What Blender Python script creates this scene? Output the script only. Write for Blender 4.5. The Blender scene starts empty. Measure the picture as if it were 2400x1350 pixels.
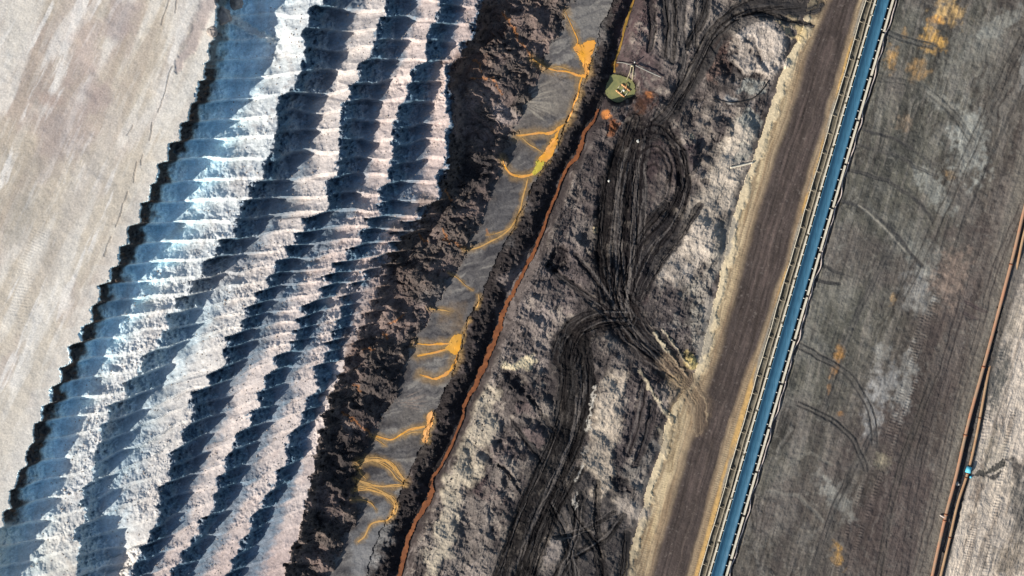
import bpy, bmesh, math, random
import numpy as np
from mathutils import Vector

# ------------------------------------------------------------------ camera, sky, sun
S = bpy.context.scene
COL = S.collection
H = 300.0                                   # drone height above the conveyor plain
cam_d = bpy.data.cameras.new('camera'); cam = bpy.data.objects.new('camera', cam_d); COL.objects.link(cam)
cam.location = (0, 0, H); cam.rotation_euler = (0, 0, 0)
cam_d.sensor_width = 36; cam_d.lens = 36 * H / 240.0
cam_d.clip_start = 1; cam_d.clip_end = 5000
S.camera = cam
SUN_EL = math.radians(26); SUN_AZ = math.radians(215)      # angle of the sun seen from the ground, counted from +x
w = bpy.data.worlds.new('World'); S.world = w; w.use_nodes = True
nt = w.node_tree; bg = nt.nodes['Background']
sky = nt.nodes.new('ShaderNodeTexSky'); sky.sky_type = 'NISHITA'; sky.sun_disc = False
sky.sun_elevation = SUN_EL; sky.sun_rotation = math.radians(90) - SUN_AZ
nt.links.new(sky.outputs[0], bg.inputs[0]); bg.inputs[1].default_value = 0.092
sd = bpy.data.lights.new('sun', 'SUN'); sun = bpy.data.objects.new('sun', sd); COL.objects.link(sun)
sd.energy = 5.0; sd.angle = math.radians(0.5); sd.color = (1.0, 0.945, 0.86)
dv = Vector((math.cos(SUN_AZ) * math.cos(SUN_EL), math.sin(SUN_AZ) * math.cos(SUN_EL), math.sin(SUN_EL)))
sun.rotation_euler = dv.to_track_quat('Z', 'Y').to_euler()
S.view_settings.view_transform = 'Standard'; S.view_settings.look = 'None'
S.view_settings.exposure = 0.70; S.view_settings.gamma = 1

# ------------------------------------------------------------------ map units: 10 map units = 1 m on the plain
F = np.float64
def lin(c):
    c = np.array(c, F) / 255.0
    return np.where(c <= 0.04045, c / 12.92, ((c + 0.055) / 1.055) ** 2.4)
K = 0.80
def C(r, g, b): return lin((r, g, b)) * K

def _hash(ix, iy, seed):
    h = (ix.astype(np.int64) * 374761393 + iy.astype(np.int64) * 668265263 + seed * 974634777) & 0xffffffff
    h = ((h ^ (h >> 13)) * 1274126177) & 0xffffffff
    h = h ^ (h >> 16)
    return (h & 0xffff).astype(np.float32) / 65535.0
def vnoise(x, y, seed):
    ix = np.floor(x); iy = np.floor(y); fx = (x - ix).astype(np.float32); fy = (y - iy).astype(np.float32)
    fx = fx * fx * (3 - 2 * fx); fy = fy * fy * (3 - 2 * fy)
    a = _hash(ix, iy, seed); b = _hash(ix + 1, iy, seed); c = _hash(ix, iy + 1, seed); d = _hash(ix + 1, iy + 1, seed)
    return (a + (b - a) * fx + (c - a) * fy + (a - b - c + d) * fx * fy) * 2 - 1
def fbm(x, y, s, octv=4, seed=0, gain=0.5, ridge=False):
    t = 0; a = 1.0; n = 0
    xx = x / s; yy = y / s
    for k in range(octv):
        q = vnoise(xx * 0.8 + yy * 0.6 + 17.3 * k, -xx * 0.6 + yy * 0.8 - 9.1 * k, seed + k * 7)
        if ridge: q = 1 - 2 * np.abs(q)
        t = t + q * a; n += a; a *= gain; xx = xx * 2.03; yy = yy * 2.03
    return t / n * 1.6
def sst(x, a, b):
    t = np.clip((x - a) / (b - a), 0, 1); return t * t * (3 - 2 * t)
def curve(pts, slope=-0.42):
    p = np.array(pts, F); vs = p[:, 1]; us = p[:, 0]
    vs = np.concatenate([[vs[0] - 4000], vs, [vs[-1] + 4000]])
    us = np.concatenate([[us[0] - 4000 * slope], us, [us[-1] + 4000 * slope]])
    def f(v): return np.interp(v, vs, us)
    return f
def rot(u, v, dx, dy):                      # (across, along) a direction
    n = math.hypot(dx, dy); dx /= n; dy /= n
    return u * dy - v * dx, u * dx + v * dy

# crest lines of the spoil rows and the edges of the ground zones, as (u, v) map points from north to south
c0 = curve([(508, 0), (498, 70), (486, 150), (462, 215), (440, 268), (415, 318), (393, 360), (368, 410), (345, 460), (319, 510), (300, 555), (283, 597), (258, 640), (240, 670), (212, 730), (190, 780), (170, 805), (153, 845), (132, 898), (113, 945), (92, 985), (72, 1038), (54, 1080), (37, 1125), (21, 1172), (4, 1220), (-45, 1350)])
c1 = curve([(745, 0), (722, 60), (712, 130), (690, 190), (656, 245), (640, 305), (622, 355), (606, 410), (586, 462), (556, 520), (520, 580), (486, 630), (445, 680), (405, 730), (375, 790), (335, 840), (295, 895), (268, 950), (248, 1010), (228, 1075), (205, 1140), (185, 1220), (175, 1290), (170, 1350)])
c2 = curve([(905, 0), (896, 40), (878, 95), (855, 150), (835, 200), (812, 250), (800, 310), (788, 375), (776, 430), (756, 485), (705, 535), (672, 585), (640, 640), (605, 690), (580, 740), (548, 790), (520, 840), (486, 885), (456, 925), (442, 980), (424, 1030), (405, 1085), (380, 1150), (362, 1200), (335, 1270), (300, 1350)])
c3 = curve([(1030, 0), (1010, 60), (990, 120), (972, 180), (945, 235), (925, 285), (912, 340), (902, 410), (892, 480), (850, 530), (822, 585), (785, 630), (752, 680), (720, 730), (690, 785), (655, 840), (625, 890), (600, 940), (576, 995), (555, 1050), (528, 1110), (500, 1160), (484, 1215), (440, 1285), (405, 1350)])
c4 = curve([(1125, 0), (1110, 70), (1068, 130), (1040, 190), (1052, 250), (1053, 310), (1046, 370), (1030, 430), (1000, 480), (950, 535), (910, 580), (870, 625), (830, 670), (800, 720), (785, 770), (758, 830), (738, 880), (722, 940), (695, 1005), (660, 1080), (630, 1140), (602, 1185), (575, 1250), (545, 1320), (535, 1350)])
c5 = curve([(1134, 0), (1118, 70), (1075, 130), (1048, 190), (1060, 250), (1061, 310), (1054, 370), (1040, 430), (1012, 480), (966, 535), (928, 580), (900, 625), (882, 670), (866, 720), (842, 775), (818, 830), (796, 880), (772, 940), (752, 1000), (742, 1060), (732, 1120), (714, 1190), (698, 1250), (680, 1300), (665, 1350)])
coalR = curve([(1340, 0), (1300, 90), (1255, 185), (1222, 260), (1190, 330), (1178, 400), (1136, 480), (1122, 540), (1094, 600), (1055, 640), (1040, 690), (1012, 740), (985, 780), (962, 830), (935, 880), (920, 920), (895, 980), (862, 1050), (840, 1085), (828, 1170), (842, 1200), (800, 1260), (770, 1350)])
deltaR = curve([(1440, 0), (1402, 70), (1394, 130), (1372, 180), (1350, 230), (1328, 290), (1306, 350), (1262, 410), (1228, 480), (1202, 540), (1166, 600), (1130, 690), (1092, 750), (1082, 810), (1062, 870), (1040, 920), (1012, 985), (998, 1035), (962, 1090), (945, 1140), (918, 1200), (884, 1260), (858, 1350)])
STREAM = [(1500, -60), (1485, 0), (1465, 60), (1450, 110), (1440, 150), (1430, 210), (1402, 255), (1390, 285), (1370, 310), (1355, 360), (1325, 400), (1302, 460), (1285, 500), (1260, 570), (1225, 640), (1200, 690), (1180, 730), (1165, 780), (1140, 840), (1115, 900), (1090, 945), (1080, 990), (1040, 1080), (1011, 1125), (1012, 1150), (1000, 1180), (975, 1220), (955, 1270), (935, 1350), (915, 1420)]
stream = curve(STREAM)
shL = curve([(1900, -10), (1872, 90), (1838, 150), (1800, 270), (1770, 350), (1740, 440), (1710, 540), (1690, 640), (1668, 730), (1640, 850), (1612, 905), (1580, 950), (1560, 990), (1548, 1060), (1530, 1100), (1508, 1180), (1488, 1250), (1462, 1350)], -0.29)
rdL = curve([(1948, 0), (1905, 100), (1856, 250), (1806, 400), (1764, 540), (1734, 650), (1692, 800), (1640, 960), (1598, 1100), (1560, 1230), (1530, 1350)], -0.29)
rdR = curve([(2012, 0), (1976, 120), (1926, 300), (1890, 420), (1846, 600), (1812, 700), (1770, 820), (1727, 930), (1692, 1040), (1650, 1200), (1610, 1350)], -0.29)
def belt_u(v): return 2071 - 0.2895 * v
pipeA = [(2452, 300), (2425, 400), (2400, 494), (2378, 587), (2355, 675), (2326, 785), (2300, 880), (2270, 990), (2240, 1120), (2215, 1215), (2185, 1350), (2165, 1440)]
pipeB = [(2460, 340), (2425, 460), (2400, 549), (2382, 632), (2362, 710), (2340, 790), (2318, 868), (2290, 1015), (2270, 1102), (2245, 1180), (2226, 1262), (2205, 1350), (2186, 1440)]
fA = curve(pipeA, -0.25); fB = curve(pipeB, -0.25)

def dist_line(u, v, pts, wids=None):
    """distance to a polyline; returns (distance / local width if widths given, fraction along)"""
    best = np.full(u.shape, 1e9, F); al = np.zeros(u.shape, F)
    n = len(pts) - 1
    for i in range(n):
        (x0, y0), (x1, y1) = pts[i], pts[i + 1]
        dx, dy = x1 - x0, y1 - y0; L2 = dx * dx + dy * dy + 1e-9
        t = np.clip(((u - x0) * dx + (v - y0) * dy) / L2, 0, 1)
        d = np.hypot(u - x0 - t * dx, v - y0 - t * dy)
        if wids is not None: d = d / (wids[i] + (wids[i + 1] - wids[i]) * t)
        m = d < best; best = np.where(m, d, best); al = np.where(m, (i + t) / n, al)
    return best, al

POOL = [
    [(1345, 110), (1352, 102), (1362, 106), (1374, 98), (1394, 95), (1393, 112), (1386, 130), (1385, 148), (1379, 160), (1380, 174), (1371, 175), (1369, 160), (1364, 146), (1356, 137), (1353, 124), (1346, 118)],
    [(1293, 325), (1306, 320), (1306, 335), (1300, 352), (1285, 375), (1270, 380), (1262, 374), (1270, 362), (1282, 345)],
    [(1262, 374), (1275, 380), (1268, 396), (1252, 410), (1246, 408), (1254, 392), (1256, 380)],
    [(1053, 798), (1066, 786), (1080, 784), (1082, 800), (1078, 820), (1068, 830), (1058, 826), (1044, 818), (1050, 808)],
    [(1000, 975), (1010, 963), (1016, 972), (1014, 990), (1006, 1010), (1002, 1034), (990, 1037), (992, 1015), (1000, 995)],
]
THR = [
    ([(1325, 28), (1340, 62), (1352, 88), (1355, 106)], [.8, 1.0, 1.5, 3]), ([(1376, 168), (1370, 178), (1352, 176), (1330, 168), (1300, 165), (1270, 153), (1248, 138)], [3, 4, 3.5, 2.2, 1.8, 1.6, 1]), ([(1336, 165), (1310, 156), (1290, 162)], [1.6, 1.2, 1.0]),
    ([(1365, 178), (1358, 200), (1355, 222), (1345, 245), (1338, 268), (1330, 285)], [3, 2.4, 2.0, 2.2, 1.8, 1.6]), ([(1328, 288), (1310, 300), (1290, 312), (1262, 312), (1235, 316), (1210, 318)], [2, 3.5, 4, 2.8, 2, 1]), ([(1312, 302), (1304, 318), (1300, 330)], [3, 4, 4]),
    ([(1220, 320), (1240, 338), (1260, 350), (1272, 358)], [1.5, 1.6, 1.2, 1]), ([(1178, 372), (1184, 392), (1198, 408), (1220, 414), (1243, 410), (1256, 402)], [1.2, 2, 2.6, 3, 3, 3.5]),
    ([(1238, 418), (1232, 440), (1226, 462), (1220, 490), (1210, 512), (1198, 532), (1176, 552), (1150, 565), (1120, 580), (1088, 586)], [1.5, 2, 2, 1.8, 2, 2.2, 1.6, 1.5, 1.2, 1]), ([(1200, 532), (1170, 545), (1140, 552)], [1.2, .9, .7]),
    ([(1056, 806), (1030, 806), (1004, 808), (975, 806)], [4, 3, 1.8, 1]), ([(1052, 816), (1028, 824), (1000, 830), (978, 836)], [3.5, 2.4, 2, 1]), ([(1072, 828), (1068, 845), (1055, 868), (1040, 880), (1018, 888), (998, 882), (984, 878)], [4, 3.5, 4.5, 4, 3, 2, 1]), ([(1082, 790), (1100, 750)], [1.2, .8]),
    ([(1122, 690), (1122, 710), (1116, 722)], [1.6, 2, 1]), ([(1006, 724), (1030, 726), (1056, 730)], [1, 2, 1]),
    ([(996, 1000), (975, 1004), (958, 1008), (940, 1018), (918, 1030), (895, 1026), (878, 1022)], [2.6, 2.4, 1.8, 1.6, 1.6, 1.5, 1.2]), ([(990, 1012), (965, 1014), (945, 1022)], [1.4, 1.2, 1]),
    ([(838, 1090), (850, 1080), (880, 1078), (905, 1082), (925, 1096), (938, 1112), (948, 1128)], [2, 2.4, 2.6, 3, 3.4, 3, 2]), ([(862, 1076), (890, 1086), (912, 1100), (930, 1122), (946, 1134)], [1, 1.2, 1.5, 1.8, 1.2]), ([(838, 1092), (845, 1110), (858, 1122)], [2, 2, 1]),
    ([(832, 1122), (860, 1132), (892, 1140), (930, 1140), (948, 1136)], [1, 2, 2, 1.4, 1]), ([(830, 1150), (865, 1142), (895, 1152), (918, 1168), (925, 1185), (920, 1205)], [1, 1.6, 2.4, 2.4, 1.8, 1.4]), ([(840, 1135), (870, 1150), (900, 1158), (928, 1180)], [.9, 1.2, 1.4, 1]),
    ([(826, 1172), (850, 1172), (870, 1180), (882, 1196)], [1, 1.5, 1.5, .8]), ([(918, 1208), (905, 1220), (885, 1222), (868, 1232), (855, 1258), (838, 1270)], [1.4, 1.8, 2, 1.2, 1.2, 1]), ([(1050, 640), (1070, 650), (1090, 668), (1110, 682)], [.7, .9, .8, .8]),
    ([(870, 1022), (890, 1035), (905, 1045)], [1, .9, .7]),
]
def smooth_path(pts, n=6):
    P = [pts[0]] + list(pts) + [pts[-1]]; out = []
    for i in range(1, len(P) - 2):
        p0, p1, p2, p3 = [np.array(P[k], F) for k in (i - 1, i, i + 1, i + 2)]
        for t in np.linspace(0, 1, n, endpoint=False):
            out.append(tuple(0.5 * ((2 * p1) + (-p0 + p2) * t + (2 * p0 - 5 * p1 + 4 * p2 - p3) * t * t + (-p0 + 3 * p1 - 3 * p2 + p3) * t ** 3)))
    out.append(tuple(P[-2])); return out

class Field:
    """height (m) and colour of the ground at arrays of map points"""
    def __init__(s, u, v):
        s.u = u.astype(F).ravel(); s.v = v.astype(F).ravel(); s.build()
    def near(s, pts, pad):
        p = np.array(pts, F)
        return np.nonzero((s.u > p[:, 0].min() - pad) & (s.u < p[:, 0].max() + pad) & (s.v > p[:, 1].min() - pad) & (s.v < p[:, 1].max() + pad))[0]
    def mix(s, m, c, idx=None):
        if idx is None: s.col += (np.asarray(c) - s.col) * m[:, None]
        else: s.col[idx] += (np.asarray(c) - s.col[idx]) * m[:, None]
    def blob(s, cu, cv, ru, rv, c, k=0.8, ang=0, rough=0.5, soft=0.5, seed=0, sc=14, dz=0.0, grain=0.0):
        R = max(ru, rv) * (1.6 + rough); i = s.near([(cu, cv)], R)
        if not len(i): return
        x = s.u[i] - cu; y = s.v[i] - cv; a = math.radians(ang)
        p = (x * math.cos(a) + y * math.sin(a)) / ru; q = (-x * math.sin(a) + y * math.cos(a)) / rv
        d = np.hypot(p, q) + rough * fbm(s.u[i], s.v[i], sc, 4, seed + 50)
        m = (1 - sst(d, 1 - soft, 1 + soft)) * k
        if grain:
            a_, l_ = rot(s.u[i], s.v[i], -.28, .96); m = m * (1 - grain + grain * sst(fbm(a_, l_ / 4, 5, 3, seed + 60) + .5 * fbm(s.u[i], s.v[i], 16, 3, seed + 61), -.5, .5))
        if c is not None: s.mix(m, c, i)
        if dz: s.z[i] += dz * m
    def stroke(s, pts, wid, c, k=0.8, rough=2.0, soft=0.4, seed=0, dz=0.0, streak=0.0, sc=10, rut=0.0, rutw=5.0, hi=None):
        wd = wid if hasattr(wid, '__len__') else [wid] * len(pts)
        i = s.near(pts, max(wd) * 1.6 + rough * 2)
        if not len(i): return
        no = 5 if rough > 7 else 3; uu = s.u[i] + rough * fbm(s.u[i], s.v[i], sc, no, seed + 11); vv = s.v[i] + rough * fbm(s.u[i], s.v[i], sc, no, seed + 12)
        d, al = dist_line(uu, vv, pts, wd)
        m = (1 - sst(d, 1 - soft, 1 + soft)) * k
        if streak or rut:
            # signed offset across the stroke for ruts that run along it
            L = sum(math.dist(pts[j], pts[j + 1]) for j in range(len(pts) - 1))
            wm = np.interp(al, np.linspace(0, 1, len(wd)), wd)
            sg = s.side(uu, vv, pts)
            q = vnoise(sg * d * wm / rutw, al * L / 90.0, seed + 31) + 0.5 * vnoise(sg * d * wm / rutw * 2.3, al * L / 60.0, seed + 32)
            if streak: m = np.clip(m * (1 + streak * q), 0, 1)
            if rut: s.z[i] += rut * q * (m > 0) * np.minimum(1, m * 2)
        s.last = i; s.lm = m.copy()
        if c is not None: s.mix(m, c, i)
        if hi is not None: s.mix(np.clip(sst(q, .05, .8) * (d < 1.05) * .6 * k, 0, 1), hi, i); s.mix(np.clip(sst(-q, .05, .8) * (d < 1.0) * .6 * k, 0, 1), np.asarray(c) * .6, i)
        if dz: s.z[i] += dz * m
    def side(s, u, v, pts):
        best = np.full(u.shape, 1e9, F); sg = np.ones(u.shape, F)
        for j in range(len(pts) - 1):
            (x0, y0), (x1, y1) = pts[j], pts[j + 1]
            dx, dy = x1 - x0, y1 - y0; L2 = dx * dx + dy * dy + 1e-9
            t = np.clip(((u - x0) * dx + (v - y0) * dy) / L2, 0, 1)
            d = np.hypot(u - x0 - t * dx, v - y0 - t * dy)
            m = d < best; best = np.where(m, d, best)
            sg = np.where(m, np.sign((u - x0) * dy - (v - y0) * dx), sg)
        return sg

    def build(s):
        u, v = s.u, s.v; N = len(u)
        s.z = np.zeros(N, F); s.col = np.tile(C(105, 98, 93), (N, 1))
        s.zone = np.full(N, 7)
        n8 = fbm(u, v, 8, 3, 1); n20 = fbm(u, v, 20, 4, 2); n60 = fbm(u, v, 60, 4, 3); n150 = fbm(u, v, 150, 4, 4)
        n4 = fbm(u, v, 5, 2, 5)
        # ---------------- scallops: overlapping lobes, each lobe rises southward and drops at its rim
        P = 48.0
        b0 = c0(v)
        k = 0.03 + 0.24 * sst(v, 350, 1000)
        k = k + 0.14 * sst(v, 450, 900) * sst(u - b0, 150, 500)
        jit = 6 * n20 + 4.5 * n8 + 2 * n4
        base_ph = v + k * np.clip(u - b0, -50, 700) - 3 * np.sin((u - b0) / 65.0) + 10 * fbm(u, v, 190, 2, 21)
        PR = [48.0, 50.0, 46.0, 47.0, 44.0, 52.0]
        cs = []; saws = []; crs = []
        for i, c_ in enumerate((c0, c1, c2, c3, c4, c5)):
            ph = (base_ph + 17.0 * i * i) / PR[i] + (0.13 if i == 0 else 0.24) * fbm(u, v, 85, 2, 22 + i * 3)
            cell = np.floor(ph); f = ph - cell; q_ = np.clip((f - 0.85) / 0.15, 0, 1)
            def hc(k, sd_): return _hash(cell, np.full_like(cell, k), sd_) * (1 - q_) + _hash(cell + 1, np.full_like(cell, k), sd_) * q_
            pw = 0.9 + 0.9 * _hash(cell, np.full_like(cell, 40), 6)
            crs.append(hc(0, 5 + i)); saws.append(np.where(f < 0.85, (f / 0.85) ** pw, (1 - f) / 0.15))
            ve = v - (0.85 if i == 0 else 0.65 + 0.4 * hc(3, 15)) * P * (np.where(f < 0.85, f, 0.85 * (1 - f) / 0.15) - 0.45)
            cs.append(c_(ve) + (0.6 if i == 0 else 1) * jit + (8 if i == 0 else 22 if i < 5 else 4) * (hc(i + 2, 9) - .5))
        saw, cr = saws[0], crs[0]
        Zc = [23.5, 16.6, 12.0, 8.4, 5.0, 2.6]
        face = [36, 40, 38, 36, 26]
        TV = [-100, 0, 100, 200, 300, 400, 500, 600, 700, 800, 900, 1000, 1100, 1200, 1300, 1400]
        SW = [[122, 128, 140, 126, 118, 98, 90, 88, 84, 80, 88, 92, 88, 92, 100, 104],
              [92, 90, 92, 96, 98, 92, 80, 66, 60, 80, 92, 72, 52, 52, 116, 110],
              [64, 66, 72, 84, 84, 76, 46, 44, 48, 52, 72, 76, 68, 56, 52, 52],
              [46, 46, 58, 78, 76, 70, 38, 36, 40, 40, 48, 60, 56, 50, 56, 58],
              [16, 16, 26, 18, 18, 16, 10, 18, 30, 38, 44, 46, 42, 42, 48, 48]]
        for i in range(1, 6): cs[i] = np.maximum(cs[i], cs[i - 1] + 6)
        # plateau
        ac, al = rot(u, v, -0.42, 0.908)
        m = u < cs[0]
        z = np.full(N, Zc[0]) + 0.05 * n20 + 0.25 * n150 + 0.012 * n8
        s.zone = np.where(m, 0, s.zone)
        s.z = np.where(m, z, s.z)
        for i in range(5):
            L = cs[i]; R = cs[i + 1]; W = np.maximum(R - L, 6)
            x = u - L; m = (x >= 0) & (u < R)
            w_ = np.minimum(np.interp(v, TV, SW[i]) * (1 + 0.10 * n60), 0.86 * W)
            D = w_ / (15.5 if i else 15.0)
            fw = np.minimum(face[i] * (1 + 0.15 * n60), 0.45 * w_)
            ze = np.minimum(Zc[i + 1], Zc[i]) * np.ones(N); zs = Zc[i] - D
            ze = np.maximum(np.minimum(ze, zs + (W - w_) * 0.075), ze)
            zz = np.where(x < fw, Zc[i] - 0.78 * D * (x / fw) ** 0.9,
                 np.where(x < 0.7 * w_, Zc[i] - 0.78 * D - 0.30 * D * (x - fw) / (0.7 * w_ - fw + 1e-6),
                 np.where(x < w_, Zc[i] - 1.08 * D + 0.08 * D * (x - 0.7 * w_) / (0.3 * w_),
                          zs + (ze - zs) * np.clip((x - w_) / (W - w_ + 1e-6), 0, 1) ** 0.9)))
            t = x / W; saw = saws[i]; cr = crs[i]
            env = sst(t, 0, 0.15) * (1 - 0.72 * sst(t, 0.48, 0.95)) * np.clip(W / 90, 0.1, 1.1)
            A = [2.1, 1.9, 1.8, 1.7, 1.3][i] * (0.65 + 0.7 * cr) * (1 - 0.34 * sst(v, 420, 750)) * (1 - .3 * sst(v, 1150, 1300))
            if i == 0: A = A * (0.35 + 0.65 * sst(v, 130, 190))
            zz = zz + A * env * (saw - 0.45)
            fl_ = fbm(u / 2.6, v + 0.3 * u, 9, 4, 24 + i)           # wash lines running down the cut
            rg = sst(fbm(u, v, 45, 3, 29), -.1, .6)
            sm_ = 1 - 0.45 * sst(v, 600, 850)
            zz = zz + sm_ * ((0.05 + 0.09 * rg) * n8 + 0.18 * n20 + 0.09 * fl_) + (0.035 + 0.03 * rg) * n4
            s.z = np.where(m, zz, s.z); s.zone = np.where(m, 1, s.zone)
        # ---------------- coal slope
        cR = coalR(v) + 14 * n20 + 5 * n8; dR = deltaR(v) + 4 * n20 + 2.5 * n8; st = stream(v)
        L = cs[5]; W = np.maximum(cR - L, 20); x = u - L; m = (x >= 0) & (u < cR); t = np.clip(x / W, 0, 1)
        a2, l2 = rot(u + 12 * n20, v + 12 * n20, 0.93, -0.25)
        gully = fbm(a2 / 0.50, l2 / 1.9, 54, 6, 61, 0.55, ridge=True)
        big = fbm(u, v, 70, 3, 63)
        smo = 0.35 + 0.65 * sst(fbm(u, v, 60, 3, 64), -.35, .35)
        rough = 1.05 * gully + 0.10 * fbm(u, v, 22, 4, 62, 0.55, ridge=True) + 0.05 * n8
        gv = v + 0.38 * (L - u) + 16 * n60 + 5 * n20; gy = fbm(gv, (u - L) / 5.0, 44, 2, 65, .4, ridge=True); gy2 = fbm(gv + 6 * n20, (u - L) / 3.5, 17, 3, 66, .5, ridge=True)
        rough = rough * smo * .6 + 0.6 * big + (0.95 * gy + 0.38 * gy2) * sst(x, 10, 50)
        zz = 2.6 - 3.4 * sst(x, 0, 34) - 2.0 * t ** 1.6 - 0.4 * sst(t, .8, 1) + rough * np.minimum(1.1, 0.25 + 3 * t * (1 - t) + 0.3)
        s.z = np.where(m, zz, s.z); s.zone = np.where(m, 2, s.zone)
        # ---------------- mud flat
        m = (u >= cR) & (u < dR)
        fan = fbm((u - cR) * 0.55, v * 1.0, 30, 4, 71)
        zz = -2.9 - 0.2 * np.clip((u - cR) / 120, 0, 1) + 0.05 * fan + 0.03 * n8
        s.z = np.where(m, zz, s.z); s.zone = np.where(m, 3, s.zone)
        # ---------------- embankment and drain
        bR = st - 9 + 2.5 * n8
        m = (u >= dR) & (u < st)
        top = np.minimum(sst(u - dR, -2, 22), 1 - 0.999 * sst(u - (bR - 26), 0, 26))
        lum = fbm(u, v, 9, 3, 81)
        zz = -3.4 + 2.0 * top + (0.34 * lum + 0.42 * n20) * (0.35 + top)
        s.z = np.where(m, zz, s.z); s.zone = np.where(m, 4, s.zone)
        # ---------------- rough tipped ground east of the drain
        sL = shL(v) + 3.5 * n20 + 2 * n8
        m = (u >= st) & (u < sL)
        x = u - st
        md = fbm(u, v, 80, 5, 91, 0.42)
        md2 = fbm(u, v, 34, 5, 92, 0.55, ridge=True)
        edge = sst(x, 8, 60) * sst(sL - u, 0, 60)
        zz = -3.45 + 2.35 * sst(x, 3, 34) + 1.1 * sst(x, 30, 220) + edge * (0.85 * md + 0.14 * md2 + 0.045 * n8) + 0.02 * n4
        s.z = np.where(m, zz, s.z); s.zone = np.where(m, 5, s.zone)
        # ---------------- haul road with its shoulders, plain
        m = (u >= sL)
        s.z = np.where(m, 0.02 * n8 + 0.05 * n20, s.z)
        s.zone = np.where(m, 6, s.zone)
        bu = belt_u(v)
        m = u > bu - 44
        s.z = np.where(m, 0.04 * n8 + 0.10 * n20, s.z); s.zone = np.where(m, 7, s.zone)
        s.edges = (cs, cR, dR, st, sL, bu, f, cell, saws, cr)
        s.n = (n4, n8, n20, n60, n150)
        colour(s)

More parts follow.
